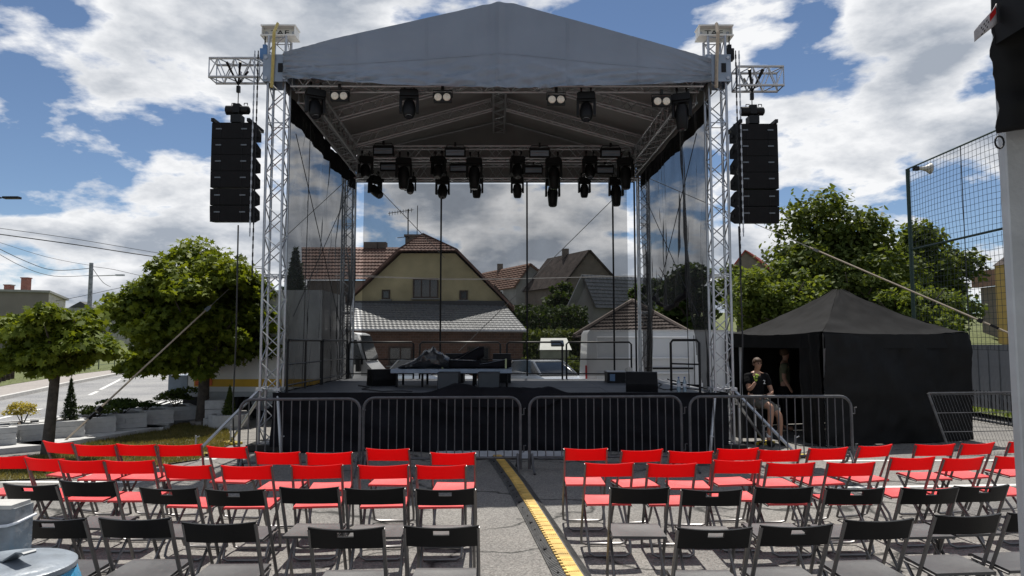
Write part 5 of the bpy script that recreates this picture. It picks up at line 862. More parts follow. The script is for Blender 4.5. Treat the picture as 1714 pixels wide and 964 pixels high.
# ================================================================== vehicles
def van(name, label, x0, x1, y0, ztop, cabside=1, wid=2.0, rear_lamp=True):
    L = x1 - x0; t = thing(name, label, 'van', (x0, y0, 0)); f = lambda u: x0 + L * u if cabside > 0 else x1 - L * u
    pr = [(0, .42), (.008, ztop * .55), (.016, ztop * .95), (.028, ztop), (.70, ztop * 1.0), (.76, ztop * .975), (.87, ztop * .60), (.98, ztop * .46), (1.0, ztop * .30), (1.0, .34), (.6, .30), (.2, .34)]
    mb = MB(); n = len(pr); P_ = [(f(u), z) for u, z in pr]; rings = []
    for dy, ins in ((0.05, .05), (0, 0.0), (wid, 0.0), (wid + .0, .05)):
        rings.append([V((x + (0), y0 + dy + (.10 if z > ztop * .9 and dy < .1 else 0) * (1 if dy < 1 else -1), z - (ins if z > 1 else 0))) for x, z in P_])
    mb.rings(rings); part('body', mb, M['vanwhite'], t, True)
    for (u0, u1) in ((.06, .30), (.33, .52)):               # pressed panels and rails
        a, b_ = sorted((f(u0), f(u1)))
        for (z0, z1) in ((ztop * .62, ztop * .90), (.62, ztop * .42)):
            mb = MB(); mb.path([V((a, y0 - .006, z0)), V((b_, y0 - .006, z0)), V((b_, y0 - .006, z1)), V((a, y0 - .006, z1)), V((a, y0 - .006, z0))], .030, 6); part('panel_crease', mb, M['vanwhite'], t)
    for u in (.315, .545, .70): mb = MB(); mb.box((f(u), y0 - .002, ztop * .55), (.022, .012, ztop * .75)); part('panel_gap', mb, M['black'], t)
    mb = MB(); a, b_ = sorted((f(.30), f(.54))); mb.bx(a, b_, y0 - .012, y0 + .004, ztop * .475, ztop * .50); part('door_track', mb, M['blackmetal'], t)
    mb = MB(); a = [f(.71), f(.76), f(.84), f(.84), f(.71)]; zz_ = [ztop * .90, ztop * .90, ztop * .63, ztop * .57, ztop * .57]; mb.prism([(x, y0 - .012, z) for x, z in zip(a, zz_)], (0, .02, 0)); part('side_window', mb, M['glass'], t)
    mb = MB(); mb.add([(f(.772), y0 + .15, ztop * .955), (f(.772), y0 + wid - .15, ztop * .955), (f(.874), y0 + wid - .06, ztop * .61), (f(.874), y0 + .06, ztop * .61)], [(0, 1, 2, 3)]); [setattr(mb, 'v', [(x + (.03 if cabside > 0 else -.03), y, z + .012) for x, y, z in mb.v])]; part('windscreen', mb, M['glass'], t)
    mb = MB(); mb.box((f(.80), y0 - .14, ztop * .56), (.12, .2, .34)); part('mirror', mb, M['black'], t)
    if rear_lamp: mb = MB(); mb.box((f(.006), y0 + .02, ztop * .40), (.05, .10, .55)); part('tail_lamp', mb, M['red_lamp'], t)
    for u in (.17, .83): mb = MB(); mb.lathe([(.29, 0), (.33, .04), (.33, .2), (.29, .22)], (f(u), y0 - .01, .33), 18, 'Y'); w = part('wheel', mb, M['tyre'], t, True); mb = MB(); mb.lathe([(.19, -.01), (.17, .02), (.05, .0), (.01, 0)], (f(u), y0 - .01, .33), 12, 'Y'); sub('rim', mb, M['alu_dull'], w, t, True)
    mb = MB(); a, b_ = sorted((f(.93), f(1.01))); mb.bx(a, b_, y0 + .02, y0 + wid - .02, .30, .58); part('bumper', mb, M['black'], t); return t
Yv = 21.0; van('white_van', 'large white panel van parked behind the right of the stage', at(979, 600, Yv).x, at(979, 600, Yv).x + 5.9, Yv, at(1050, 552, Yv).z, 1)
van('white_van', 'white van with a dark windscreen half hidden behind the left rear tower', at(486, 600, 20.2).x, at(625, 600, 20.2).x + .1, 20.2, 2.12, 1, 1.9, False)
t = thing('cargo_box', 'pale box body seen through the left gauze', 'container', (-6.3, 19.9, 0)); a, b_ = at(484, 533, 19.9), at(556, 534, 19.9); mb = MB(); mb.bx(a.x, b_.x, 19.9, 20.15, .5, a.z); part('body', mb, M['plaster_pale'], t); mb = MB(); mb.bx(a.x - .02, b_.x + .02, 19.87, 20.18, a.z + .002, a.z + .05); part('top_rail', mb, M['alu'], t)
def car(name, label, c, rz, m, s=1.0):
    t = thing(name, label, 'car', c, rz); t.scale = (s,) * 3; sec = [(-2.1, .35, .62, .78), (-2.0, .30, .85, .82), (-1.5, .28, 1.0, .86), (-.9, .28, 1.05, .88), (.9, .28, .98, .88), (1.6, .28, .85, .85), (2.05, .30, .72, .78), (2.15, .38, .55, .68)]
    mb = MB(); mb.rings([[V((x, -w, z0)), V((x, -w - .02, (z0 + z1) / 2)), V((x, -w + .08, z1)), V((x, w - .08, z1)), V((x, w + .02, (z0 + z1) / 2)), V((x, w, z0))] for x, z0, z1, w in sec]); part('body', mb, m, t, True, False)
    cab = [(-1.9, 1.0, .70), (-1.35, 1.42, .60), (-.2, 1.48, .60), (.35, 1.42, .60), (1.15, .97, .72)]; mb = MB(); mb.rings([[V((x, -w - .08, .92)), V((x, -w, z)), V((x, w, z)), V((x, w + .08, .92))] for x, z, w in cab]); gl_ = part('greenhouse_glass', mb, M['glass'], t, True, False)
    mb = MB(); mb.rings([[V((x, -w - .01, z - .02)), V((x, -w, z + .015)), V((x, w, z + .015)), V((x, w + .01, z - .02))] for x, z, w in cab[1:4]]); part('roof', mb, m, t, True, False)
    for x, z, w in (cab[0], cab[1], cab[3], cab[4]): pass
    mb = MB()
    for sy in (-1, 1):
        for (a, b_) in ((0, 1), (3, 4)): mb.tube((cab[a][0], sy * (cab[a][2] + .01), cab[a][1]), (cab[b_][0], sy * (cab[b_][2] + .01), cab[b_][1]), .04, 5)
    part('pillar', mb, m, t, False, False)
    for x in (-1.3, 1.35):
        for sy in (-1, 1): mb = MB(); mb.lathe([(.26, -.1), (.31, -.08), (.31, .08), (.26, .1)], (x, sy * .80, .31), 16, 'Y'); part('wheel', mb, M['tyre'], t, True, False)
    for sy in (-1, 1): mb = MB(); mb.box((2.0, sy * .62, .66), (.16, .34, .14)); part('headlight', mb, M['chrome'], t, False, False)
    mb = MB(); mb.box((2.14, 0, .45), (.05, 1.2, .18)); part('grille', mb, M['black'], t, False, False); return t
p = gr(915, 640); p = V((at(912, 620, 23.5).x, 23.5, -.25)); car('silver_car', 'silver car with a shiny windscreen behind the guard rail', V((p.x, 24.3, -.12)), -PI / 2 + .45, M['silver'], .92)
p = at(722, 630, 25); car('silver_car', 'silver car glimpsed under the riser table', V((p.x, 25, -.1)), -PI / 2 + .7, M['silver'], .92)
# ================================================================== vegetation behind the stage and on the right
def bg_tree(name, label, cx, cy, Y, rx, ry, n, size, m, seed, lumps=46, lump=.30, flat=-.75, rzs=1.0, shell=.3, loose=.7):
    c = at(cx, cy, Y); s = Y / 1190; b = V((c.x, Y, 0)); return tree(name, label, b, V((c.x, Y, max(.5, c.z - ry * s * .6))), .16, (c.x, Y + .1, c.z), (rx * s, rx * s * .8, ry * s * rzs), n, size, m, seed, OVAL, lumps, lump, flat, None, 'tree', shell, loose)
bg_tree('deciduous_tree', 'tall loose leafed tree behind the black tent', 1400, 450, 27, 128, 116, 24000, .24, M['leaf_mid'], 31, 130, .25, -.95, 1, .15, .9)
bg_tree('deciduous_tree', 'leafy tree just right of the green net pole', 1558, 470, 30, 74, 96, 17000, .25, M['leaf_mid'], 32, 90, .26, -.95, 1, .15, .9)
bg_tree('deciduous_tree', 'light green bushy tree behind the left corner of the tent', 1305, 515, 23, 92, 76, 13000, .18, M['leaf_light'], 33, 80, .28, -.95, 1, .15, .8)
bg_tree('deciduous_tree', 'light green bush behind the right half of the tent', 1520, 530, 24, 98, 68, 13000, .19, M['leaf_light'], 34, 70, .29, -.95, 1, .15, .8)
bg_tree('deciduous_tree', 'middle green tree behind the tent peak', 1430, 510, 25, 95, 75, 11000, .19, M['leaf_mid'], 45, 60, .29, -.95, 1, .15, .8)
bg_tree('deciduous_tree', 'dark tree seen through the right gauze', 1150, 495, 32, 62, 70, 5000, .3, M['leaf_dark'], 35, 36, .32, -.95)
bg_tree('deciduous_tree', 'small tree by the right rear tower above the hipped roof', 1072, 500, 38, 32, 42, 1800, .3, M['leaf_dark'], 36, 18, .38, -.9)
bg_tree('deciduous_tree', 'round tree in front of the brown house', 940, 505, 45, 40, 32, 2200, .34, M['leaf_dark'], 37, 20, .38, -.9)
bg_tree('deciduous_tree', 'far green tree seen left of the right tower', 1235, 480, 45, 40, 40, 1800, .36, M['leaf_mid'], 38, 20, .38, -.9)
cone_tree('spruce_tree', 'tall dark spruce seen through the left gauze', V((at(492, 560, 30).x, 30, 0)), at(492, 416, 30).z, 1.35, 6000, .28, M['conifer'], 39, zb=.18)
rng = np.random.default_rng(5)
def hedge(label, x0, x1, Y, ytop, dep, n, size, m, seed, zb=0.0):
    a, b_ = at(x0, ytop, Y), at(x1, ytop, Y); t = thing('hedge', label, 'hedge', (a.x, Y, zb)); r = np.random.default_rng(seed); p = np.stack([r.uniform(a.x, b_.x, n), Y + r.uniform(0, dep, n), zb + (a.z - zb) * r.uniform(0, 1, n) ** .6 + r.normal(0, .08, n)], 1); nn = np.tile(np.array([[0, -.6, .6]]), (n, 1)); leaves('foliage', p, nn, size, m, t, OVAL, .7, seed); mb = MB()
    for i in range(6): x = a.x + (b_.x - a.x) * (i + .5) / 6; mb.tube((x, Y + dep / 2, zb), (x, Y + dep / 2, a.z * .7), .05, 5)
    part('stem', mb, M['bark'], t)
hedge('tall dark clipped hedge right of the cream house', 846, 985, 38, 512, 1.6, 5200, .22, M['leaf_dark'], 41); hedge('lower green hedge behind the greenhouse', 875, 975, 31, 553, 1.2, 2600, .2, M['leaf_mid'], 42)
shrub('green_shrub', 'light green shrub between brick wall and greenhouse', V((at(885, 600, 26.5).x, 26.5, 0)), (.75, .6, .75), 1300, .13, M['leaf_light'], 43); shrub('green_shrub', 'green shrub right of the greenhouse', V((at(955, 610, 26).x, 26, 0)), (.6, .6, .75), 1200, .13, M['leaf_mid'], 44)
# ================================================================== black tent
Nc, Rc, Lc = V((5.53, 12.7, 0)), V((8.62, 13.5, 0)), V((4.78, 15.65, 0)); Bc = Rc + (Lc - Nc); ZE_ = 2.03; ctr_ = (Nc + Rc + Lc + Bc) / 4; pk = V((ctr_.x, ctr_.y, 2.92))
tn = thing('pop_up_tent', 'black pop up tent with a pointed roof right of the stage', 'tent', Nc)
def roofq(A, B):
    def fn(u, v):
        e = A.lerp(B, u) + V((0, 0, ZE_)); k = v; r = .10; top_ = pk + (e - pk) * 0.0 + ((e - V((pk.x, pk.y, ZE_))) * .045); q = e.lerp(top_, k); q.z = ZE_ + (pk.z - ZE_) * (k ** 1.45 * .75 + k * .25) - .05 * math.sin(PI * u) * (1 - k) + .02 * fbm(u * 5, v * 5, A.x) + .012 * fbm(u * 13 + v * 9, v * 11, A.y); return q
    return fn
for A, B in ((Nc, Rc), (Lc, Nc), (Rc, Bc), (Bc, Lc)):
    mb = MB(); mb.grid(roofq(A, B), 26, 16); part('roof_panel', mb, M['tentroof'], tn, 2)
    n = V(((B - A).y, -(B - A).x, 0)).normalized(); mb = MB(); mb.grid(lambda u, v: A.lerp(B, u) + n * (.03 + .012 * fbm(u * 9, v, 1)) + V((0, 0, ZE_ - .30 * (1 - v) + .0 - .05 * math.sin(PI * u) * v)), 30, 4); part('valance', mb, M['tentcloth'], tn, 2)
def wallc(A, B, u0, u1, seed, amp=.05, gather=0):
    n = V(((B - A).y, -(B - A).x, 0)).normalized()
    def fn(u, v):
        w = u0 + (u1 - u0) * u; z = .02 + (ZE_ - .06) * v; q = A.lerp(B, w); return q + n * (amp * (fbm(w * 5 + v * .6, v * 1.6 + w * 2, seed) + .35 * fbm(w * 14 - v * 5, v * 6 + w * 4, seed + 3)) + .025 * math.sin(w * 60 + 4 * v) * gather * (1 - v * .5) + .035) + V((0, 0, z)) + (B - A).normalized() * (gather * .25 * (1 - v) * (1 - u) * .0)
    mb = MB(); mb.grid(fn, 46, 30); return mb
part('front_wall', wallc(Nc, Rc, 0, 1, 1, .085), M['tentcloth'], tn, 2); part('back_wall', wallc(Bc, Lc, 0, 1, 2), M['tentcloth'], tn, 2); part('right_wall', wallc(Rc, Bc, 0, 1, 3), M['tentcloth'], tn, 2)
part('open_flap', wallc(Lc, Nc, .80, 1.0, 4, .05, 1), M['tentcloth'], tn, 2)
for c in (Nc, Rc, Lc, Bc): d = (ctr_ - c).normalized() * .22; mb = MB(); mb.box(c + d + V((0, 0, ZE_ / 2)), (.045, .045, ZE_ - .02)); part('leg', mb, M['white'], tn); mb = MB(); mb.box(c + d + V((0, 0, .008)), (.12, .12, .016)); part('foot_plate', mb, M['alu_dull'], tn)
mb = MB(); mb.add([c + V((0, 0, .016)) for c in (Nc + V((-.4, .1, 0)), Rc, Bc, Lc)], [(0, 1, 2, 3)]); tag(obj('tent_floor', mb.mesh('tent_floor'), M['rubber']), kind='structure')
# flight case bench with silver legs under the seated man
P1 = V((4.50, 12.95, 0))
bn = thing('work_bench', 'dark case bench with silver legs the man sits on', 'bench', P1 + V((-.1, .3, 0))); mb = MB(); mb.bx(4.10, 4.86, 13.0, 13.5, .66, .70); part('top', mb, M['blackmetal'], bn); mb = MB(); mb.bx(4.12, 4.55, 13.1, 13.48, .10, .655); part('case_body', mb, M['black'], bn)
for x in (4.12, 4.40, 4.84):
    for y in (13.02, 13.46): mb = MB(); mb.box((x, y, .33), (.035, .035, .655)); part('leg', mb, M['alu'], bn)
# ================================================================== people
def skin(name, joints, edges, parent, m, sub_=2):
    me = bpy.data.meshes.new(name); ks = list(joints); me.from_pydata([tuple(joints[k][:3]) for k in ks], [(ks.index(a), ks.index(b)) for a, b in edges], []); o = obj(name, me, m, parent)
    o.modifiers.new('skin', 'SKIN'); 
    for i, k in enumerate(ks):
        r = joints[k][3:]; me.skin_vertices[0].data[i].radius = (r[0], r[-1]); me.skin_vertices[0].data[i].use_root = (i == 0)
    o.modifiers[0].use_smooth_shade = True; s = o.modifiers.new('sub', 'SUBSURF'); s.levels = s.render_levels = sub_; return o
def chain(*k): return list(zip(k[:-1], k[1:]))
pm = thing('person', 'seated person in a black shirt and grey shorts raising a gloved hand', 'person', P1, .12)
J = {'pelvis': (0, .22, .80, .13, .11), 'waist': (0, .20, .95, .125, .095), 'chest': (0, .17, 1.12, .145, .10), 'shoulders': (0, .17, 1.235, .12, .075), 'neck': (0, .15, 1.31, .05, .05), 'neck2': (0, .135, 1.345, .048, .048),
     'jaw': (0, .105, 1.385, .052, .062), 'face': (0, .10, 1.435, .070, .088), 'crown': (0, .12, 1.495, .072, .085), 'top': (0, .13, 1.54, .035, .04),
     'sl': (-.17, .17, 1.225, .058), 'el': (-.225, .02, .985, .043), 'fl': (-.20, -.06, 1.03, .038), 'wl': (-.135, -.08, 1.135, .027),
     'sr': (.17, .17, 1.225, .058), 'er': (.245, .10, .97, .043), 'fr': (.19, -.02, .92, .037), 'wr': (.07, -.07, .885, .027),
     'hl': (-.085, .17, .76, .095), 'tl': (.0, -.05, .745, .085), 'kl': (.06, -.24, .70, .062), 'cl': (.06, -.22, .52, .056), 'al': (.045, -.16, .16, .038), 'hel': (.045, -.15, .07, .04), 'tol': (.03, -.33, .045, .035),
     'hr': (.10, .17, .76, .095), 'tr': (.20, .0, .66, .085), 'kr': (.27, -.13, .53, .060), 'cr': (.29, -.11, .40, .055), 'ar': (.31, -.05, .12, .036), 'her': (.31, -.03, .06, .04), 'tor': (.34, -.20, .04, .035)}
E = chain('pelvis', 'waist', 'chest', 'shoulders', 'neck', 'neck2', 'jaw', 'face', 'crown', 'top') + chain('shoulders', 'sl', 'el', 'fl', 'wl') + chain('shoulders', 'sr', 'er', 'fr', 'wr') + chain('pelvis', 'hl', 'tl', 'kl', 'cl', 'al', 'hel', 'tol') + chain('pelvis', 'hr', 'tr', 'kr', 'cr', 'ar', 'her', 'tor')
skin('body', J, E, pm, M['skin'])
S = {'b': (0, .21, .80, .155, .13), 'w': (0, .20, .95, .15, .115), 'c': (0, .17, 1.12, .165, .12), 's': (0, .17, 1.235, .13, .09), 'n': (0, .16, 1.275, .075, .068), 'sl': (-.175, .17, 1.22, .072), 'el': (-.217, .06, 1.06, .064), 'sr': (.175, .17, 1.22, .072), 'er': (.235, .12, 1.03, .066)}
skin('shirt', S, chain('b', 'w', 'c', 's', 'n') + chain('s', 'sl', 'el') + chain('s', 'sr', 'er'), pm, M['shirt'])
S = {'p': (0, .21, .79, .155, .125), 'hl': (-.085, .16, .765, .11), 'tl': (.0, -.06, .745, .098), 'kl': (.045, -.19, .715, .085), 'hr': (.10, .16, .765, .11), 'tr': (.20, .0, .665, .100), 'kr': (.255, -.10, .565, .092)}
skin('shorts', S, chain('p', 'hl', 'tl', 'kl') + chain('p', 'hr', 'tr', 'kr'), pm, M['shorts'])
for (x, y, z, x2, y2, nm) in ((.045, -.16, .17, .03, -.33, 'l'), (.31, -.05, .13, .34, -.20, 'r')):
    skin('sock', {'a': (x, y - .0, z + .08, .046), 'b': (x, y, z - .03, .046)}, [('a', 'b')], pm, M['sock'], 2); skin('shoe', {'h': (x, y + .02, .06, .052, .058), 'm': (x2 * .5 + x * .5, (y + y2) / 2, .055, .048, .05), 't': (x2, y2 - .02, .04, .042, .038)}, chain('h', 'm', 't'), pm, M['black'], 2)
def hand(parent, w, d, up, m, s=1.0, curl=1.0, nm='hand'):
    w, d, up = V(w), V(d).normalized(), V(up).normalized(); sd = d.cross(up).normalized(); J_ = {'w': (*w, .026), 'p': (*(w + d * .045 * s), .036, .022), 'q': (*(w + d * .085 * s), .036, .018)}; E_ = chain('w', 'p', 'q')
    for i, (off, ln) in enumerate(((-.030, .030), (-.010, .036), (.011, .034), (.031, .027))):
        b = w + d * .09 * s + sd * off; k1 = b + d * ln * s + up * (.004); k2 = k1 + (d * (1 - curl) - up * curl).normalized() * ln * .9; k3 = k2 + (-d * curl * .6 - up * .6 + d * (1 - curl)).normalized() * ln * .6; J_.update({f'a{i}': (*b, .0095), f'b{i}': (*k1, .009), f'c{i}': (*k2, .0085), f'd{i}': (*k3, .0075)}); E_ += [('q', f'a{i}')] + chain(f'a{i}', f'b{i}', f'c{i}', f'd{i}')
    b = w + d * .03 * s - sd * .034; J_.update({'t0': (*b, .012), 't1': (*(b + d * .03 - sd * .02 - up * .01), .0105), 't2': (*(b + d * .055 - sd * .012 - up * .03), .009)}); E_ += [('p', 't0')] + chain('t0', 't1', 't2'); return skin(nm, J_, E_, parent, m, 1)
hand(pm, (-.133, -.082, 1.14), (.25, -.1, .95), (.3, -.9, -.1), M['neon'], 1, .9, 'glove'); hand(pm, (.066, -.072, .884), (-.95, -.25, -.15), (0, -.3, .95), M['skin'], 1, .6)
mb = MB(); mb.box((-.10, -.155, 1.225), (.05, .035, .03)); mb.box((-.135, -.13, 1.19), (.06, .03, .02), .4); part('glove_patch', mb, M['black'], pm, False, False)
# hair, face details
mb = MB(); hc = V((0, .125, 1.475)); rings = []
for i in range(9):
    th = PI * .62 * i / 8; rings.append([hc + V((.082 * math.sin(th) * math.cos(a) * (1 + .10 * fbm(a * 2, i, 1)), .098 * math.sin(th) * math.sin(a) * (1 + .08 * fbm(a * 2, i, 2)), (.088 + .012 * fbm(a * 3, i, 5)) * math.cos(th) - (.018 if math.sin(a) > 0 and i > 5 else 0) + (.035 if (math.sin(a) < -.35 and i > 5) else 0))) for a in [2 * PI * k / 18 for k in range(18)]])
mb.rings(rings); part('hair', mb, M['hair'], pm, True, False)
mb = MB(); mb.add([(0, -.002, 1.425), (-.014, .014, 1.424), (.014, .014, 1.424), (0, .012, 1.465), (0, .004, 1.418)], [(0, 1, 3), (0, 3, 2), (0, 4, 1), (0, 2, 4)]); part('nose', mb, M['skin'], pm, True, False)
for s in (-1, 1): mb = MB(); mb.lathe([(.011, 0), (.008, -.006), (.001, -.008)], (s * .027, .022, 1.457), 8, 'Y'); part('eye', mb, M['black'], pm, True, False); mb = MB(); mb.lathe([(.02, -.006), (.024, 0), (.01, .008)], (s * .072, .115, 1.445), 8, 'X', 1, 1.3); part('ear', mb, M['skin'], pm, True, False); mb = MB(); mb.box((s * .027, .015, 1.474), (.034, .012, .007)); part('eyebrow', mb, M['hair'], pm, False, False)
mb = MB(); mb.box((0, .016, 1.402), (.036, .01, .008)); part('mouth', mb, mat('lips', (.34, .13, .11), .5), pm, False, False)
lettering('shirt_print', '2', .10, M['textw'], pm, (.085, .040, 1.12), (PI / 2 - .08, 0, .15))
# second person inside the tent, seen from behind
p2 = thing('person', 'standing person in an olive shirt and black trousers inside the dark tent', 'person', (5.72, 15.0, .0), 1.2)
J2 = {'pelvis': (0, 0, .90, .125, .10), 'waist': (0, .0, 1.05, .12, .09), 'chest': (0, .0, 1.25, .15, .10), 'shoulders': (0, 0, 1.39, .12, .08), 'neck': (0, -.01, 1.46, .05), 'jaw': (0, -.03, 1.53, .055, .065), 'face': (0, -.02, 1.60, .072, .09), 'top': (0, -.01, 1.69, .05),
      'sl': (-.18, 0, 1.37, .058), 'el': (-.23, .02, 1.10, .043), 'wl': (-.21, -.10, .88, .028), 'gl': (-.2, -.14, .80, .03), 'sr': (.18, 0, 1.37, .058), 'er': (.23, .02, 1.10, .043), 'wr': (.21, -.10, .88, .028), 'gr_': (.2, -.14, .80, .03), 'hl': (-.10, 0, .85, .09), 'kl': (-.11, -.02, .48, .06), 'al': (-.11, .02, .09, .04), 'tl': (-.12, -.14, .04, .038), 'hr': (.10, 0, .85, .09), 'kr': (.11, -.02, .48, .06), 'ar': (.11, .02, .09, .04), 'tr': (.12, -.14, .04, .038)}
skin('body', J2, chain('pelvis', 'waist', 'chest', 'shoulders', 'neck', 'jaw', 'face', 'top') + chain('shoulders', 'sl', 'el', 'wl', 'gl') + chain('shoulders', 'sr', 'er', 'wr', 'gr_') + chain('pelvis', 'hl', 'kl', 'al', 'tl') + chain('pelvis', 'hr', 'kr', 'ar', 'tr'), p2, M['skin'])
skin('shirt', {'b': (0, 0, .93, .145, .12), 'w': (0, 0, 1.05, .14, .11), 'c': (0, 0, 1.25, .165, .115), 's': (0, 0, 1.39, .13, .09), 'n': (0, 0, 1.43, .07), 'sl': (-.185, 0, 1.365, .07), 'el': (-.225, .015, 1.17, .06), 'sr': (.185, 0, 1.365, .07), 'er': (.225, .015, 1.17, .06)}, chain('b', 'w', 'c', 's', 'n') + chain('s', 'sl', 'el') + chain('s', 'sr', 'er'), p2, M['olive'])
skin('trousers', {'p': (0, 0, .90, .14, .115), 'hl': (-.10, 0, .84, .10), 'kl': (-.11, -.02, .48, .075), 'al': (-.11, .02, .10, .06), 'hr': (.10, 0, .84, .10), 'kr': (.11, -.02, .48, .075), 'ar': (.11, .02, .10, .06)}, chain('p', 'hl', 'kl', 'al') + chain('p', 'hr', 'kr', 'ar'), p2, M['shirt'])
mb = MB(); mb.lathe([(.03, .095), (.075, .07), (.086, .02), (.08, -.03), (.06, -.06)], (0, .0, 1.62), 12, 'Z', 1, 1.15); part('hair', mb, M['hair'], p2, True, False)
# ================================================================== right side fences, net, near post
FX = 11.3; nt = thing('ball_net', 'tall ball net on green poles along the right edge', 'net', (FX, 20, 0)); zt = at(1522, 283, 20).z; zm = at(1535, 418, 20).z
for y in (20.0, 13.4, 6.8): mb = MB(); mb.tube((FX, y, 0), (FX, y, zt), .055, 8); part('pole', mb, M['greenmetal'], nt, True)
for z in (zt, zm): mb = MB(); mb.tube((FX, 20, z), (FX, 6.8, z), .022 if z == zt else .03, 6); part('rail', mb, M['greenmetal'], nt, True)
def netsheet(y0, y1, z0, z1, st, r, name):
    mb = MB(); ny = int((y1 - y0) / st); nz = int((z1 - z0) / st)
    def w(y, z): return V((FX + .05 * math.sin(y * 1.3) * math.sin(PI * (z - z0) / (z1 - z0)), y + .02 * fbm(y, z, 1), z - .06 * math.sin(PI * (y - y0) / (y1 - y0)) * (1 - (z - z0) / (z1 - z0)) + .012 * fbm(y * 2, z, 3)))
    for i in range(ny + 1): mb.path([w(y0 + i * st, z0 + (z1 - z0) * k / 14) for k in range(15)], r, 3)
    for j in range(nz + 1): mb.path([w(y0 + (y1 - y0) * k / 24, z0 + j * st) for k in range(25)], r, 3)
    o = part(name, mb, M['net'], nt); o['kind'] = 'stuff'
netsheet(7, 20, zm + .05, zt, .145, .0055, 'upper_netting'); netsheet(7, 20, 1.7, zm - .05, .145, .0055, 'lower_netting')
mb = MB(); mb.tube((FX, 17.6, zt), (FX, 17.6, .5), .012, 5); part('rope', mb, M['wire'], nt)
hp = at(1545, 282, 19.8); t = thing('horn_loudspeaker', 'cream horn loudspeaker on top of the green net pole', 'speaker', hp); mb = MB(); mb.lathe([(.02, -.14), (.05, -.12), (.055, -.02), (.06, .02), (.09, .10), (.15, .20), (.16, .21)], (0, 0, 0), 14, 'X'); mb.v = [tuple(V((x, y, z))) for x, y, z in mb.v]; part('horn', mb, M['offwhite'], t, True, False); mb = MB(); mb.box((-.2, 0, 0), (.14, .09, .12)); mb.tube((-.3, 0, -.02), (-.2, 0, 0), .02, 5); part('driver', mb, M['black'], t, False, False)
fg = thing('panel_fence', 'grey vertical board fence at the right behind the tent', 'fence', (FX, 19, 0)); mesh_ = MB().box((0, 0, 0), (.04, .17, 1.52)).mesh('board')
for i in range(52): o = obj('board', mesh_, M['fencegrey'], fg); o.location = (.12 + (.02 if i % 2 else 0), -.5 - i * .19 + .6, 1.02)
for z in (.35, 1.72): mb = MB(); mb.bx(FX + .15, FX + .2, 9.5, 19.6, z, z + .06); part('rail', mb, M['fencegrey'], fg)
br_ = thing('bar_railing', 'low black bar railing before the grass on the right', 'railing', (10.75, 16, 0)); me = MB().tube((0, 0, 0), (0, 0, .72), .010, 5).mesh('bar')
for i in range(46): o = obj('bar', me, M['blackmetal'], br_); o.location = (.0, 1.2 - i * .125, .02)
for z in (.05, .70): mb = MB(); mb.tube((10.75, 11.5, z), (10.75, 17.3, z), .016, 6); part('rail', mb, M['blackmetal'], br_)
a, b_ = V((*gr(1556, 657, .98).xy, 0)), V((*gr(1716, 655, 1.02).xy, 0)); a = V((7.05, 11.4, 0)); a = gr(1590, 757); b_ = a + V((2.6, .35, 0)); tl = V((-.28, .05, 0)); t = thing('mesh_fence_panel', 'leaning grey wire mesh fence panel at the right', 'fence', a)
def mp_(u, v): return a.lerp(b_, u) + tl * v + V((0, .02 * v, .98 * v))
mb = MB(); mb.path([mp_(0, 0), mp_(0, 1)], .022, 7); mb.path([mp_(1, 0), mp_(1, 1)], .022, 7); mb.path([mp_(0, 1), mp_(1, 1)], .016, 6); part('frame', mb, M['galv'], t, True); mb = MB()
for i in range(1, 44): mb.tube(mp_(i / 44, 0.02), mp_(i / 44, 1), .0028, 3)
for v in (.06, .34, .66, .97): mb.tube(mp_(0, v), mp_(1, v), .007, 4)
o = part('wire_mesh', mb, M['galv'], t); o['kind'] = 'stuff'
# near right tent leg with hanging black awning
q = at(1686, 500, 2.36); t = thing('tent_leg', 'pale square tent leg standing close at the right edge', 'tent', (q.x + .06, 2.36, 0)); mb = MB(); x0 = q.x; mb.prism([(x0, 2.335, 0), (x0 + .004, 2.33, 0), (x0 + .07, 2.33, 0), (x0 + .07, 2.365, 0), (x0, 2.365, 0)], (0, 0, 3.1)); part('leg', mb, mat('grey_white_leg', (.46, .47, .48), .45, .2, .1, 8, .15, 40), t); mb = MB(); mb.box((x0 + .055, 2.36, .01), (.2, .2, .02)); part('foot_plate', mb, M['alu_dull'], t)
XA = at(1667, 0, 2.2).x; ZA = at(1690, 218, 2.2).z; gz = [V((XA, 2.22, 0)), V((XA + 3.0, 2.22, 0)), V((XA + 3.0, -.78, 0)), V((XA, -.78, 0))]; gpk = V((XA + 1.5, .72, 4.0))
def aw(u, v): return V((at(1667 + 3 * math.sin(v * 9) - (1 - v) * 2, 0, 2.2).x + u * 3.0 + .006 * fbm(v * 6, u * 9, 2), 2.22 - .02 * math.sin(u * 27) * min(1, 8 * (1 - u)) + .03 * fbm(u * 12, v * 5, 8), ZA + (3.1 - ZA) * v + .02 * math.sin(u * 11)))
aw_o = thing('awning', 'black awning cloth hanging over the upper right corner', 'awning', (q.x, 2.2, 2.5)); mb = MB(); mb.grid(aw, 60, 30); o = part('cloth', mb, M['tentcloth'], aw_o, 2); o.modifiers.new('s', 'SOLIDIFY').thickness = .01
for k in range(4): mb = MB(); mb.grid(lambda u, v: (gz[k].lerp(gz[(k + 1) % 4], u) + V((0, 0, 3.1))).lerp(gpk, v * .985) - V((0, 0, .12 * math.sin(PI * v))), 12, 8); part('roof_panel', mb, M['tentcloth'], aw_o, 2)
for k in (1, 2, 3): a_, b__ = gz[k], gz[(k + 1) % 4]; mb = MB(); mb.grid(lambda u, v: a_.lerp(b__, u) + V((0, 0, 2.8 + .3 * v)), 12, 2); part('valance', mb, M['tentcloth'], aw_o, 2)
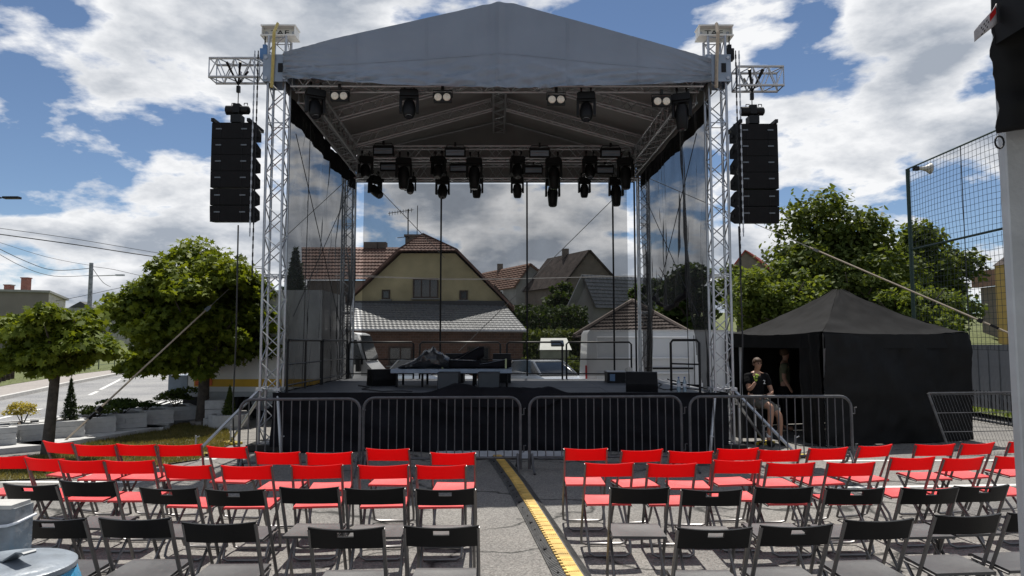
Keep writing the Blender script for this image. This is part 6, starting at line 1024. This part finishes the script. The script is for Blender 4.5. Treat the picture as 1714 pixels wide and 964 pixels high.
for k in (1, 2, 3): c_ = gz[k] + (V((XA + 1.5, .72, 0)) - gz[k]).normalized() * .08; mb = MB(); mb.box(c_ + V((0, 0, 1.55)), (.06, .06, 3.1)); part('leg', mb, M['white'], aw_o)
A1, A2, A3 = at(1664, 8, 2.2), at(1631, 52, 2.2), at(1647, 76, 2.2); mb = MB(); mb.grid(lambda u, v: A1.lerp(A2, u) + (at(1666, 40, 2.2) - A1) * v * (1 - .45 * u) + V((0, -.008 - .012 * math.sin(u * 5), 0)), 8, 4); fl_ = part('fabric_tag', mb, mat('tag_cloth', (.42, .40, .41), .8), aw_o, 2); fl_.modifiers.new('s', 'SOLIDIFY').thickness = .002
mb = MB(); mb.grid(lambda u, v: A1.lerp(A2, .18 + .3 * u) + (at(1666, 40, 2.2) - A1) * (.05 + .5 * v) * .7 + V((0, -.024, 0)), 2, 2); sub('red_print', mb, M['red_lamp'], fl_, aw_o)
for k in range(3): mb = MB(); mb.grid(lambda u, v: A1.lerp(A2, .55 + .40 * u) + (at(1666, 40, 2.2) - A1) * (.12 + .24 * k + .12 * v) * .7 + V((0, -.026, 0)), 6, 1, (lambda u, v: int(u * 6) % 2 == k % 2)); sub('dark_print', mb, M['text'], fl_, aw_o)
mb = MB(); rc_ = at(1673, 238, 2.2); mb.path([rc_ + V((.014 * math.cos(a), 0, .020 * math.sin(a))) for a in np.linspace(0, 2 * PI, 13)], .003, 5); part('hook_ring', mb, M['blackmetal'], aw_o)
# ================================================================== near left: bin and concrete post
bc = gr(10, 946, .80); bc.z = 0; t = thing('waste_bin', 'round grey lidded waste bin with a blue bag at the lower left', 'bin', bc); R_ = .285
mb = MB(); mb.lathe([(.22, .01), (.25, .03), (.262, .6), (.265, .745)], bc, 32); part('drum', mb, M['binbody'], t, True)
mb = MB(); rings = []
for i in range(9):
    k = i / 8; rings.append([bc + V(((.285 + .032 * math.sin(PI * k) + .014 * fbm(a * 5, k * 4, 1)) * math.cos(a), (.285 + .032 * math.sin(PI * k) + .014 * fbm(a * 5, k * 4, 1)) * math.sin(a), .50 + .265 * k - .03 * fbm(a * 2, 3, 2) * (1 - k))) for a in np.linspace(0, 2 * PI, 60, False)])
mb.rings(rings, False); part('bag', mb, M['bluebag'], t, 2)
mb = MB(); mb.lathe([(R_, .765), (R_ + .008, .775), (R_ + .006, .795), (R_ - .01, .803), (R_ - .035, .800), (R_ - .045, .806), (.12, .822), (.001, .826)], bc, 48); ld = part('lid', mb, M['binlid'], t, True)
mb = MB(); d = V((.9, -.35, 0)).normalized(); n = V((-d.y, d.x, 0))
hp_ = [(-.02, .822, .035), (.03, .826, .04), (.07, .85, .036), (.11, .872, .034), (.15, .874, .034), (.16, .868, .03)]; mb.rings([[bc + d * s + n * w + V((0, 0, z)), bc + d * s - n * w + V((0, 0, z)), bc + d * s - n * w + V((0, 0, z + .008)), bc + d * s + n * w + V((0, 0, z + .008))] for s, z, w in hp_]); sub('handle', mb, M['binbody'], ld, t)
cp = at(56, 850, 3.90); t = thing('concrete_post', 'rough grey concrete block post at the lower left edge', 'post', (cp.x - .2, 3.9, 0)); mb = MB(); zc = at(30, 852, 3.75).z; mb.prism([(cp.x - .52, 3.72, 0), (cp.x - .015, 3.75, 0), (cp.x, 3.76, 0), (cp.x, 3.90, 0), (cp.x - .52, 3.90, 0)], (0, 0, zc)); part('block', mb, M['concrete'], t); mb = MB(); mb.box((cp.x - .26, 3.815, zc + .01), (.5, .15, .02)); part('cap', mb, M['kerb'], t)
mb = MB(); zt_ = at(50, 880, 3.7).z; mb.path([(cp.x - .53, 3.70, zt_ - .06), (cp.x - .02, 3.735, zt_ - .008), (cp.x + .010, 3.76, zt_), (cp.x + .008, 3.91, zt_ + .01)], .008, 6); part('cable_tie', mb, M['sock'], t)
# ---- scene statistics stay out of the picture
